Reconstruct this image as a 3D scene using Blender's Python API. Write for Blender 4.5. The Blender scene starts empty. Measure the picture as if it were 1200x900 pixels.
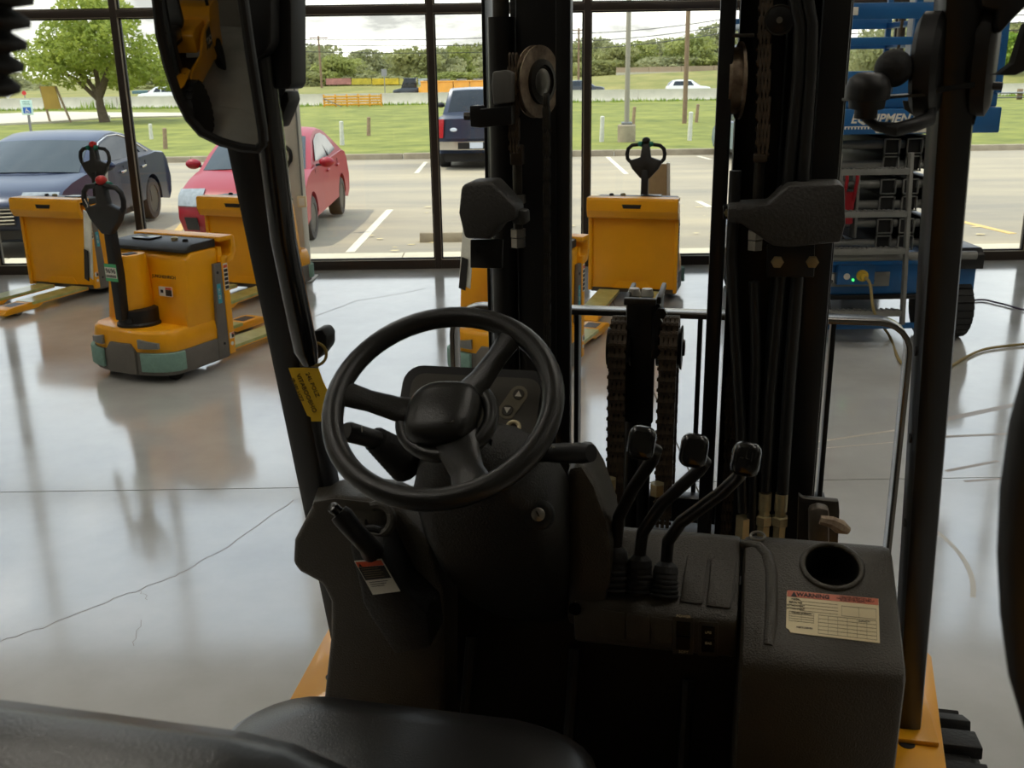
import bpy, bmesh, math, random
from mathutils import Vector, Matrix, noise
R = math.radians
scene = bpy.context.scene
COL = scene.collection
random.seed(7)

# ------------------------------------------------------------------ camera
FPX, PITCH, ROLL, CAMH = 1190.0, R(17.35), R(-0.85), 1.90
cam_d = bpy.data.cameras.new('camera'); cam = bpy.data.objects.new('camera', cam_d); COL.objects.link(cam)
cam_d.sensor_fit = 'HORIZONTAL'; cam_d.sensor_width = 36.0; cam_d.lens = 36.0 * FPX / 1200.0
cam_d.clip_start = 0.02; cam_d.clip_end = 2000
CROT = Matrix.Rotation(math.pi / 2 - PITCH, 3, 'X') @ Matrix.Rotation(ROLL, 3, 'Z')
cam.matrix_world = Matrix.Translation((0, 0, CAMH)) @ CROT.to_4x4()
cam_d.dof.use_dof = True; cam_d.dof.focus_distance = 2.6; cam_d.dof.aperture_fstop = 13
scene.camera = cam

# ------------------------------------------------------------------ sky and sun
world = bpy.data.worlds.new('sky'); scene.world = world; world.use_nodes = True
nt = world.node_tree; nt.nodes.clear()
def _n(t, **k):
    n = nt.nodes.new(t)
    for a, b in k.items(): setattr(n, a, b)
    return n
out = _n('ShaderNodeOutputWorld'); bg = _n('ShaderNodeBackground'); tc = _n('ShaderNodeTexCoord')
mp = _n('ShaderNodeMapping'); mp.inputs['Scale'].default_value = (2.2, 2.2, 9.0)
nz = _n('ShaderNodeTexNoise'); nz.inputs['Scale'].default_value = 3.2; nz.inputs['Detail'].default_value = 8
nz.inputs['Roughness'].default_value = 0.62
cr = _n('ShaderNodeValToRGB')
cr.color_ramp.elements[0].position = 0.38; cr.color_ramp.elements[0].color = (0.345, 0.345, 0.33, 1)
cr.color_ramp.elements[1].position = 0.62; cr.color_ramp.elements[1].color = (1.0, 0.99, 0.93, 1)
sx = _n('ShaderNodeSeparateXYZ'); mr = _n('ShaderNodeMapRange')
mr.inputs['From Min'].default_value = 0.05; mr.inputs['From Max'].default_value = 0.45
mix = _n('ShaderNodeMixRGB'); mix.inputs['Color2'].default_value = (0.62, 0.77, 1.0, 1)
mr.inputs['To Max'].default_value = 0.75
L = nt.links.new
L(tc.outputs['Generated'], mp.inputs['Vector']); L(mp.outputs['Vector'], nz.inputs['Vector'])
L(nz.outputs['Fac'], cr.inputs['Fac']); L(tc.outputs['Generated'], sx.inputs[0]); L(sx.outputs['Z'], mr.inputs['Value'])
L(mr.outputs['Result'], mix.inputs['Fac']); L(cr.outputs['Color'], mix.inputs['Color1'])
L(mix.outputs['Color'], bg.inputs['Color']); L(bg.outputs[0], out.inputs['Surface'])
bg.inputs['Strength'].default_value = 2.3

sun_d = bpy.data.lights.new('sun', 'SUN'); sun_d.energy = 2.7; sun_d.color = (1.0, 0.93, 0.78); sun_d.angle = R(1.5)
sun = bpy.data.objects.new('sun', sun_d); COL.objects.link(sun)
sun.rotation_euler = (Vector((-0.42, 0.02, 0.9))).to_track_quat('Z', 'Y').to_euler(); sun.location = (-20, 30, 40)

vs = scene.view_settings
vs.view_transform = 'Standard'; vs.look = 'None'; vs.gamma = 1.0; vs.use_curve_mapping = False; vs.exposure = 0.0
PANEL_POWER = 13.5

# ------------------------------------------------------------------ photo geometry -> real places
CAM = Vector((0, 0, CAMH)); PSI = R(12.5)
LU = Vector((math.cos(PSI), -math.sin(PSI), 0)); LV = Vector((math.sin(PSI), math.cos(PSI), 0))
def ray(x, y): return CROT @ Vector(((x - 600) / FPX, -(y - 450) / FPX, -1))
def PY(x, y, d): r = ray(x, y); return CAM + r * (d / r.y)            # on the wall-parallel plane at distance d
def PZ(x, y, z): r = ray(x, y); return CAM + r * ((z - CAMH) / r.z)    # on the level plane at height z
def loc(p): return Vector((p.dot(LU), p.dot(LV), p.z))                 # forklift coordinates: right, forward, up
def V(x, y, v): r = ray(x, y); return loc(CAM + r * (v / r.dot(LV)))
def U(x, y, u): r = ray(x, y); return loc(CAM + r * (u / r.dot(LU)))
def LZ(x, y, z): return loc(PZ(x, y, z))
def fk2w(l): return LU * l[0] + LV * l[1] + Vector((0, 0, l[2]))

# ------------------------------------------------------------------ materials
def lin(c):
    c = c / 255.0
    return c / 12.92 if c <= 0.04045 else ((c + 0.055) / 1.055) ** 2.4
def rgb(r, g, b): return (lin(r), lin(g), lin(b))
MATS = {}
def mat(name, col, rough=0.5, metal=0.0, var=0.0, scale=8.0, bump=0.0, bscale=60.0, coat=0.0, emit=0.0, col2=None, spec=None, rvar=0.0, stretch=None, alpha=None, croug=0.04):
    if name in MATS: return MATS[name]
    m = bpy.data.materials.new(name); m.use_nodes = True; t = m.node_tree
    b = t.nodes['Principled BSDF']
    b.inputs['Base Color'].default_value = (*col, 1); b.inputs['Roughness'].default_value = rough
    b.inputs['Metallic'].default_value = metal
    if spec is not None: b.inputs['Specular IOR Level'].default_value = spec
    if coat: b.inputs['Coat Weight'].default_value = coat; b.inputs['Coat Roughness'].default_value = croug
    if emit:
        b.inputs['Emission Color'].default_value = (*col, 1); b.inputs['Emission Strength'].default_value = emit
    if alpha is not None: b.inputs['Alpha'].default_value = alpha
    if var or col2 or bump or rvar:
        c = t.nodes.new('ShaderNodeTexCoord'); mpn = t.nodes.new('ShaderNodeMapping')
        if stretch: mpn.inputs['Scale'].default_value = stretch
        t.links.new(c.outputs['Object'], mpn.inputs['Vector'])
    if var or col2 or rvar:
        n = t.nodes.new('ShaderNodeTexNoise'); n.inputs['Scale'].default_value = scale; n.inputs['Detail'].default_value = 7
        n.inputs['Roughness'].default_value = 0.6
        t.links.new(mpn.outputs['Vector'], n.inputs['Vector'])
        r_ = t.nodes.new('ShaderNodeValToRGB')
        r_.color_ramp.elements[0].position = 0.32; r_.color_ramp.elements[1].position = 0.68
        c2 = col2 if col2 else tuple(min(1, k * (1 + var)) for k in col)
        c1 = col if col2 else tuple(k * (1 - var) for k in col)
        r_.color_ramp.elements[0].color = (*c1, 1); r_.color_ramp.elements[1].color = (*c2, 1)
        t.links.new(n.outputs['Fac'], r_.inputs['Fac'])
        if var or col2: t.links.new(r_.outputs['Color'], b.inputs['Base Color'])
        if rvar:
            k = t.nodes.new('ShaderNodeMapRange'); k.inputs['To Min'].default_value = max(0.02, rough - rvar); k.inputs['To Max'].default_value = rough + rvar
            k.inputs['From Min'].default_value = 0.3; k.inputs['From Max'].default_value = 0.7
            t.links.new(n.outputs['Fac'], k.inputs['Value']); t.links.new(k.outputs['Result'], b.inputs['Roughness'])
    if bump:
        n2 = t.nodes.new('ShaderNodeTexNoise'); n2.inputs['Scale'].default_value = bscale; n2.inputs['Detail'].default_value = 4
        bp = t.nodes.new('ShaderNodeBump'); bp.inputs['Strength'].default_value = bump; bp.inputs['Distance'].default_value = 0.01
        t.links.new(mpn.outputs['Vector'], n2.inputs['Vector']); t.links.new(n2.outputs['Fac'], bp.inputs['Height'])
        t.links.new(bp.outputs['Normal'], b.inputs['Normal'])
    MATS[name] = m
    return m
def glass_mat(name, tint=(1, 1, 1), ior=1.45):
    m = bpy.data.materials.new(name); m.use_nodes = True; t = m.node_tree; t.nodes.clear()
    o = t.nodes.new('ShaderNodeOutputMaterial'); mx = t.nodes.new('ShaderNodeMixShader')
    tr = t.nodes.new('ShaderNodeBsdfTransparent'); gl = t.nodes.new('ShaderNodeBsdfGlossy'); fr = t.nodes.new('ShaderNodeFresnel')
    tr.inputs['Color'].default_value = (*tint, 1); gl.inputs['Roughness'].default_value = 0.0; fr.inputs['IOR'].default_value = ior
    t.links.new(fr.outputs[0], mx.inputs['Fac']); t.links.new(tr.outputs[0], mx.inputs[1]); t.links.new(gl.outputs[0], mx.inputs[2])
    t.links.new(mx.outputs[0], o.inputs['Surface']); MATS[name] = m
    return m
M = MATS

# ------------------------------------------------------------------ mesh building
class MB:
    def __init__(s): s.v = []; s.f = []
    def add(s, vs, fs):
        k = len(s.v); s.v += [tuple(p) for p in vs]; s.f += [tuple(i + k for i in f) for f in fs]; return s
    def hexa(s, p): return s.add(p, [(0, 3, 2, 1), (4, 5, 6, 7), (0, 1, 5, 4), (1, 2, 6, 5), (2, 3, 7, 6), (3, 0, 4, 7)])
    def bb(s, x0, x1, y0, y1, z0, z1):
        return s.hexa([(x0, y0, z0), (x1, y0, z0), (x1, y1, z0), (x0, y1, z0), (x0, y0, z1), (x1, y0, z1), (x1, y1, z1), (x0, y1, z1)])
    def box(s, c, d, rot=None):
        h = [Vector((a * d[0] / 2, b * d[1] / 2, e * d[2] / 2)) for e in (-1, 1) for a, b in ((-1, -1), (1, -1), (1, 1), (-1, 1))]
        if rot is not None: h = [rot @ p for p in h]
        return s.hexa([Vector(c) + p for p in h])
    def prism(s, poly, vec):
        n = len(poly); vec = Vector(vec); a = [Vector(p) for p in poly]; b = [p + vec for p in a]
        return s.add(a + b, [tuple(range(n - 1, -1, -1)), tuple(range(n, 2 * n))] + [(i, (i + 1) % n, n + (i + 1) % n, n + i) for i in range(n)])
    def loft(s, rings, cap=True, close=True):
        n = len(rings[0]); vs = [p for r_ in rings for p in r_]; fs = []
        for j in range(len(rings) - 1):
            for i in range(n if close else n - 1):
                a = j * n + i; b = j * n + (i + 1) % n; fs.append((a, b, b + n, a + n))
        if cap: fs.append(tuple(range(n - 1, -1, -1))); fs.append(tuple(range((len(rings) - 1) * n, len(rings) * n)))
        return s.add(vs, fs)
    def tube(s, pts, r, n=10, cap=True, flat=None):
        pts = [Vector(p) for p in pts]; k = len(pts); rs = r if isinstance(r, (list, tuple)) else [r] * k
        t0 = (pts[1] - pts[0]).normalized(); up = Vector((0, 0, 1)) if abs(t0.z) < 0.9 else Vector((1, 0, 0))
        x = t0.cross(up).normalized(); rings = []
        for i in range(k):
            if i == 0: t = pts[1] - pts[0]
            elif i == k - 1: t = pts[-1] - pts[-2]
            else: t = (pts[i + 1] - pts[i]).normalized() + (pts[i] - pts[i - 1]).normalized()
            t.normalize(); x = (x - t * x.dot(t)).normalized(); y = t.cross(x)
            fy = flat if flat else 1.0
            rings.append([pts[i] + (x * math.cos(2 * math.pi * a / n) + y * math.sin(2 * math.pi * a / n) * fy) * rs[i] for a in range(n)])
        return s.loft(rings, cap)
    def bar(s, a, b, w, h, up=(0, 0, 1)):
        a = Vector(a); b = Vector(b); t = (b - a).normalized(); x = t.cross(Vector(up))
        if x.length < 1e-4: x = t.cross(Vector((1, 0, 0)))
        x.normalize(); y = x.cross(t)
        q = lambda p: [p - x * w / 2 - y * h / 2, p + x * w / 2 - y * h / 2, p + x * w / 2 + y * h / 2, p - x * w / 2 + y * h / 2]
        return s.hexa(q(a) + q(b))
    def lathe(s, prof, o=(0, 0, 0), axis=(0, 0, 1), n=16, cap=True, sx=None):
        ax = Vector(axis).normalized(); x = Vector(sx).normalized() if sx else ax.cross(Vector((0, 0, 1)) if abs(ax.z) < 0.9 else Vector((1, 0, 0))).normalized()
        y = ax.cross(x); o = Vector(o)
        return s.loft([[o + ax * h + (x * math.cos(2 * math.pi * a / n) + y * math.sin(2 * math.pi * a / n)) * max(r_, 1e-4) for a in range(n)] for r_, h in prof], cap)
    def ball(s, c, r, n=12, m=8, sc=(1, 1, 1)):
        c = Vector(c)
        return s.loft([[c + Vector((math.sin(math.pi * j / m) * math.cos(2 * math.pi * i / n) * r * sc[0], math.sin(math.pi * j / m) * math.sin(2 * math.pi * i / n) * r * sc[1], -math.cos(math.pi * j / m) * r * sc[2])) if 0 < j < m else c + Vector((math.cos(2 * math.pi * i / n) * 1e-4, math.sin(2 * math.pi * i / n) * 1e-4, (-1 if j == 0 else 1) * r * sc[2])) for i in range(n)] for j in range(m + 1)])
    def torus(s, c, axis, Rr, r, n=32, m=10, a0=0, a1=360, sx=None):
        ax = Vector(axis).normalized(); x = Vector(sx).normalized() if sx else ax.cross(Vector((0, 0, 1)) if abs(ax.z) < 0.9 else Vector((1, 0, 0))).normalized()
        y = ax.cross(x); c = Vector(c); full = a1 - a0 >= 360; rings = []
        for i in range(n if full else n + 1):
            t = R(a0 + (a1 - a0) * i / n); d = x * math.cos(t) + y * math.sin(t)
            rings.append([c + d * (Rr + r * math.cos(2 * math.pi * k / m)) + ax * r * math.sin(2 * math.pi * k / m) for k in range(m)])
        if full: rings.append(rings[0])
        return s.loft(rings, not full)
    def quad(s, a, b, c, d): return s.add([a, b, c, d], [(0, 1, 2, 3)])
    def xf(s, m): s.v = [tuple(m @ Vector(p)) for p in s.v]; return s

PIV = {}
def obj(name, mb, m, parent=None, bevel=0.0, smooth=True, seg=2, sub=0, angle=38):
    me = bpy.data.meshes.new(name); vsx = mb.v
    pv = PIV.get(parent.name) if parent else None
    if pv: vsx = [(p[0] - pv[0], p[1] - pv[1], p[2] - pv[2]) for p in vsx]
    me.from_pydata(vsx, [], mb.f); me.update()
    bm = bmesh.new(); bm.from_mesh(me)
    bmesh.ops.remove_doubles(bm, verts=bm.verts, dist=2e-5)
    bmesh.ops.recalc_face_normals(bm, faces=bm.faces)
    if bevel:
        es = [e for e in bm.edges if len(e.link_faces) == 2 and e.calc_face_angle(0) > R(28)]
        if es: bmesh.ops.bevel(bm, geom=es, offset=bevel, segments=seg, profile=0.5, affect='EDGES', clamp_overlap=True)
    bm.to_mesh(me); bm.free()
    if smooth:
        for p in me.polygons: p.use_smooth = True
        me.set_sharp_from_angle(angle=R(angle))
    o = bpy.data.objects.new(name, me); COL.objects.link(o)
    if m: me.materials.append(MATS[m] if isinstance(m, str) else m)
    if sub:
        md = o.modifiers.new('s', 'SUBSURF'); md.levels = sub; md.render_levels = sub
    if parent:
        o.parent = parent
        if pv: PIV[o.name] = pv
    return o
def tag(o, label=None, cat=None, group=None, kind=None):
    if label: o['label'] = label
    if cat: o['category'] = cat
    if group: o['group'] = group
    if kind: o['kind'] = kind
    return o
def thing(name, label, cat, loc_=(0, 0, 0), rz=0.0, group=None):
    o = bpy.data.objects.new(name, None); COL.objects.link(o); o.empty_display_size = 0.1
    o.location = loc_; o.rotation_euler = (0, 0, rz)
    return tag(o, label, cat, group)
def struct(name, mb, m, bevel=0.0, parent=None, **k):
    o = obj(name, mb, m, parent, bevel, **k)
    if not parent: o['kind'] = 'structure'
    return o
def copy_tree(o, parent=None):
    c = o.copy(); COL.objects.link(c); c.parent = parent
    for ch in o.children: copy_tree(ch, c)
    return c
_txt_n = 0
def text_mesh(s, size, ext=0.0004, space=1.0, shear=0.0, bold=0.0):
    """flat lettering as mesh, centred, in the XY plane"""
    cu = bpy.data.curves.new('lettering', 'FONT'); cu.body = s; cu.size = size; cu.align_x = 'CENTER'; cu.align_y = 'CENTER'
    cu.extrude = ext; cu.space_character = space; cu.shear = shear; cu.resolution_u = 3; cu.offset = bold
    o = bpy.data.objects.new('lettering', cu); COL.objects.link(o)
    dg = bpy.context.evaluated_depsgraph_get()
    me = bpy.data.meshes.new_from_object(o.evaluated_get(dg)); bpy.data.objects.remove(o)
    mb = MB(); mb.add([tuple(p.co) for p in me.vertices], [tuple(p.vertices) for p in me.polygons]); bpy.data.meshes.remove(me)
    return mb
def frame(o, x, y):
    """matrix with origin o, x axis x, y axis ~y, z = normal"""
    x = Vector(x).normalized(); z = x.cross(Vector(y)).normalized(); y = z.cross(x)
    m = Matrix((x, y, z)).transposed().to_4x4(); m.translation = Vector(o); return m
def rrect(w, h, r, n=4):
    p = []
    for cx, cy, a in ((w / 2 - r, h / 2 - r, 0), (-w / 2 + r, h / 2 - r, 90), (-w / 2 + r, -h / 2 + r, 180), (w / 2 - r, -h / 2 + r, 270)):
        for i in range(n + 1): t = R(a + 90 * i / n); p.append((cx + r * math.cos(t), cy + r * math.sin(t)))
    return p

# ---- palette
mat('black_plastic', rgb(30, 29, 27), 0.45, var=0.12, scale=30, bump=0.25, bscale=350)
mat('soft_black', rgb(16, 15, 15), 0.5, var=0.1, scale=20)
mat('gloss_black', rgb(13, 12, 12), 0.2, coat=0.1)
mat('black_paint', rgb(13, 12, 12), 0.36, var=0.15, scale=14)
mat('rubber', rgb(17, 17, 17), 0.7, var=0.2, scale=25, bump=0.2, bscale=120)
mat('dark_rubber_hose', rgb(14, 14, 14), 0.45)
mat('vinyl', rgb(28, 27, 27), 0.29, spec=.8, bump=0.10, bscale=420)
mat('steel', rgb(150, 146, 138), 0.35, 0.9, var=0.2, scale=20)
mat('dark_steel', rgb(70, 66, 60), 0.45, 0.8, var=0.3, scale=25)
mat('rusty_steel', rgb(112, 92, 74), 0.6, 0.4, col2=rgb(168, 152, 130), scale=40)
mat('chain_steel', rgb(62, 54, 46), 0.5, 0.5, col2=rgb(96, 80, 62), scale=30)
mat('brass', rgb(176, 164, 128), 0.42, 0.6, var=0.15, scale=30)
mat('truck_yellow', rgb(226, 158, 22), 0.38, var=0.06, scale=3, coat=0.25)
mat('jack_yellow', rgb(242, 168, 6), 0.40, var=0.05, scale=3, coat=0.15)
mat('jack_grey', rgb(104, 100, 94), 0.55, var=0.08, scale=10)
mat('foam_teal', rgb(124, 158, 146), 0.85, var=0.08, scale=30, bump=0.2)
mat('film_green', rgb(158, 168, 92), 0.3, col2=rgb(196, 202, 140), scale=9, coat=0.4)
mat('white_paint', rgb(226, 222, 212), 0.5, var=0.04)
mat('label_white', rgb(224, 220, 208), 0.45)
mat('label_cream', rgb(226, 210, 170), 0.4)
mat('label_orange', rgb(214, 84, 44), 0.45)
mat('label_salmon', rgb(206, 116, 92), 0.45)
mat('ink', rgb(26, 24, 24), 0.5)
mat('label_green', rgb(80, 178, 120), 0.5)
mat('label_blue', rgb(60, 160, 180), 0.5)
mat('button_red', rgb(190, 40, 36), 0.4)
mat('button_green', rgb(22, 112, 92), 0.45)
mat('frame_bronze', rgb(58, 50, 44), 0.38, 0.4, var=0.08, scale=6)
mat('gasket', rgb(20, 18, 18), 0.6)
mat('lift_blue', rgb(20, 92, 150), 0.4, var=0.08, scale=4, coat=0.2)
mat('lift_grey', rgb(128, 128, 124), 0.45, 0.3, var=0.1, scale=10)
mat('cardboard', rgb(168, 140, 100), 0.8, var=0.08, scale=12)
mat('paper', rgb(228, 226, 216), 0.6)
glass_mat('pane_glass', (0.97, 0.98, 0.96), 1.4)
# ================================================================== the showroom
WY = 9.95          # inner face of the window wall
def build_floor():
    m = mat('polished_concrete', rgb(178, 178, 174), 0.13, col2=rgb(202, 202, 199), scale=1.1, spec=0.8, coat=0.55, croug=0.10, rvar=0.07, bump=0.03, bscale=9)
    base = struct('floor', MB().bb(-11.05, 11.05, -6.05, 10.1, -0.2, -0.008), mat('joint_dark', rgb(86, 74, 62), 0.8))
    xs = [-11, -6.4, 0.86, 7.6, 11]; ys = [-6, -1.6, 4.475, 10.05]
    for i in range(4):
        for j in range(3):
            g = 0.004
            obj('slab', MB().bb(xs[i] + g, xs[i + 1] - g, ys[j] + g, ys[j + 1] - g, -0.06, 0), m, base)
    mat('crack', rgb(140, 132, 122), 0.7)
    def crack(pts, wd):
        p = [PZ(a, b, 0.0007) for a, b in pts]; q = []
        for i in range(len(p) - 1):
            for k in range(6):
                t = k / 6; d = p[i].lerp(p[i + 1], t); q.append(d + Vector((random.uniform(-.008, .008), random.uniform(-.012, .012), 0)))
        q.append(p[-1]); mb = MB()
        for i in range(len(q) - 1):
            d = (q[i + 1] - q[i]).normalized(); n = Vector((-d.y, d.x, 0)) * wd / 2
            mb.quad(q[i] - n, q[i + 1] - n, q[i + 1] + n, q[i] + n)
        obj('crack', mb, 'crack', base, smooth=False)
    crack([(345, 585), (300, 618), (250, 650), (205, 675), (165, 690), (120, 707), (60, 732), (0, 752)], 0.0035)
    crack([(164, 692), (173, 703)], 0.002); crack([(165, 728), (157, 757)], 0.002)
    crack([(498, 338), (470, 344), (420, 352), (365, 372)], 0.006)
    mat('scuff', rgb(196, 190, 176), 0.3)
    mat('tyre_mark', rgb(150, 136, 120), 0.35)
    def mark(a, b, wd, m_, bend=0):
        p0 = PZ(*a, 0.0005); p1 = PZ(*b, 0.0005); mb = MB(); n = 10; pts = []
        for i in range(n + 1):
            t = i / n; d = (p1 - p0).normalized(); pts.append(p0.lerp(p1, t) + Vector((-d.y, d.x, 0)) * bend * 4 * t * (1 - t))
        for i in range(n):
            d = (pts[i + 1] - pts[i]).normalized(); q = Vector((-d.y, d.x, 0)) * wd / 2
            mb.quad(pts[i] - q, pts[i + 1] - q, pts[i + 1] + q, pts[i] + q)
        obj('floor_mark', mb, m_, base, smooth=False)
    mark((1105, 492), (1190, 474), 0.05, 'tyre_mark'); mark((1100, 512), (1190, 508), 0.03, 'tyre_mark')
    mark((1108, 552), (1170, 540), 0.025, 'tyre_mark'); mark((1130, 564), (1185, 560), 0.02, 'tyre_mark')
    mark((942, 520), (1050, 504), 0.02, 'scuff'); mark((942, 527), (1050, 518), 0.012, 'scuff')
    mark((1094, 620), (1140, 700), 0.02, 'scuff', 0.05)
    return base
build_floor()

mat('daylit_aluminium', rgb(168, 158, 140), 0.45, 0.3, var=0.05)  # pale tone stands for daylight on the frame's inner side faces
def build_window_wall():
    xs = [0.749 + 1.458 * k for k in range(-7, 8)]
    w = 0.06; d = 0.13; top = 4.4; tz = 2.385
    n = 0
    for k in range(len(xs) - 1):
        n += 1
        r = bpy.data.objects.new('window_%d' % n, None); COL.objects.link(r); r['kind'] = 'structure'; r.location = (xs[k], WY, 0)
        wd = xs[k + 1] - xs[k]
        if True:
            obj('mullion', MB().bb(-w / 2, w / 2, 0, d, 0.0, top), 'frame_bronze', r, 0.003)
        obj('transom', MB().bb(w / 2, wd - w / 2, 0.003, d, tz, tz + 0.068), 'frame_bronze', r, 0.003)
        obj('head_rail', MB().bb(w / 2, wd - w / 2, 0.003, d, top - 0.07, top), 'frame_bronze', r)
        obj('sill_rail', MB().bb(w / 2, wd - w / 2, 0.0, d, 0.0, 0.088), 'frame_bronze', r, 0.003)
        for z0, z1 in ((0.088, tz), (tz + 0.068, top - 0.07)):
            st = MB(); e = 0.016
            for b in ((w / 2, w / 2 + e, z0, z1), (wd - w / 2 - e, wd - w / 2, z0, z1), (w / 2, wd - w / 2, z0, z0 + e), (w / 2, wd - w / 2, z1 - e, z1)):
                st.bb(b[0], b[1], 0.045, 0.075, b[2], b[3])
            rv = MB(); e2 = .003
            for b in ((w / 2, w / 2 + e2, z0, z1), (wd - w / 2 - e2, wd - w / 2, z0, z1), (w / 2, wd - w / 2, z0, z0 + e2), (w / 2, wd - w / 2, z1 - e2, z1)):
                rv.bb(b[0], b[1], 0.006, 0.045, b[2], b[3])
            obj('daylit_reveal', rv, 'daylit_aluminium', r)  # added strips, coloured as the lit inner sides of the frame
            obj('glazing_stop', st, 'gasket', r)
            obj('pane', MB().bb(w / 2 + 0.004, wd - w / 2 - 0.004, 0.057, 0.063, z0 + 0.004, z1 - 0.004), 'pane_glass', r, smooth=False)
    mw = mat('wall_paint', rgb(196, 192, 180), 0.7, var=0.03, scale=2)
    struct('wall_front', MB().bb(-11, 11, WY, WY + 0.2, top, 5.6), mw)
    struct('trim_1', MB().bb(-11, -9.42, WY, WY + 0.2, 0, top), mw)
    struct('trim_2', MB().bb(10.99, 11.2, WY, WY + 0.2, 0, top), mw)
    struct('wall_left', MB().bb(-11.2, -11, -6.2, WY + 0.2, 0, 5.6), mw)
    struct('wall_right', MB().bb(11, 11.2, -6.2, WY, 0, 5.6), mw)
    struct('wall_back', MB().bb(-11, 11, -6.2, -6, 0, 5.6), mat('wall_paint_grey', rgb(120, 116, 108), 0.7, var=0.03, scale=2))
    struct('ceiling', MB().bb(-11.2, 11.2, -6.2, WY + 0.2, 5.6, 5.75), mat('ceiling_paint', rgb(200, 198, 190), 0.8, var=0.03))
build_window_wall()

# ceiling lamps of the showroom (behind and above the camera)
mat('lamp_diffuser', (1.0, 0.94, 0.83), 0.6, emit=PANEL_POWER)
def build_lamps():
    k = 0
    for ix, x in enumerate((-7.5, -2.5, 2.5, 7.5)):
        for iy, y in enumerate((0.2, 3.4, 6.6)):
            t = thing('ceiling_lamp', 'flat ceiling lamp panel, %s row from the window, %s from the left' % (('third', 'second', 'first')[iy], ('first', 'second', 'third', 'fourth')[ix]), 'lamp', (x, y, 5.6), 0, 'ceiling lamp panels')
            obj('housing', MB().bb(-0.32, 0.32, -0.62, 0.62, -0.07, 0), 'white_paint', t, 0.005)
            obj('diffuser', MB().bb(-0.29, 0.29, -0.59, 0.59, -0.078, -0.071), 'lamp_diffuser', t, smooth=False)
build_lamps()

def build_column():
    mat('column_paint', rgb(206, 202, 190), 0.55, var=0.03)
    p = PY(330, 150, 9.4)
    x0 = PY(317, 150, 9.4).x; x1 = PY(347, 150, 9.4).x
    t = bpy.data.objects.new('column', None); COL.objects.link(t)
    t.location = ((x0 + x1) / 2, 9.52, 0); tag(t, 'off-white square steel column standing just inside the windows', 'column')
    h = (x1 - x0) / 2
    obj('shaft', MB().bb(-h, h, -0.12, 0.12, 0.012, 5.595), 'column_paint', t, 0.012)
    obj('base_plate', MB().bb(-h - 0.05, h + 0.05, -0.17, 0.17, 0, 0.012), 'column_paint', t, 0.003)
    obj('conduit', MB().tube([(h + 0.012, -0.13, 0.75), (h + 0.012, -0.13, 3.9)], 0.008, 8), 'lift_grey', t)
    b = obj('outlet_box', MB().bb(h - 0.03, h + 0.05, -0.17, -0.121, 0.70, 0.80), 'label_cream', t, 0.005)
    obj('cover_plate', MB().bb(h - 0.015, h + 0.035, -0.175, -0.1705, 0.715, 0.785), 'label_white', b, 0.002)
build_column()
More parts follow.
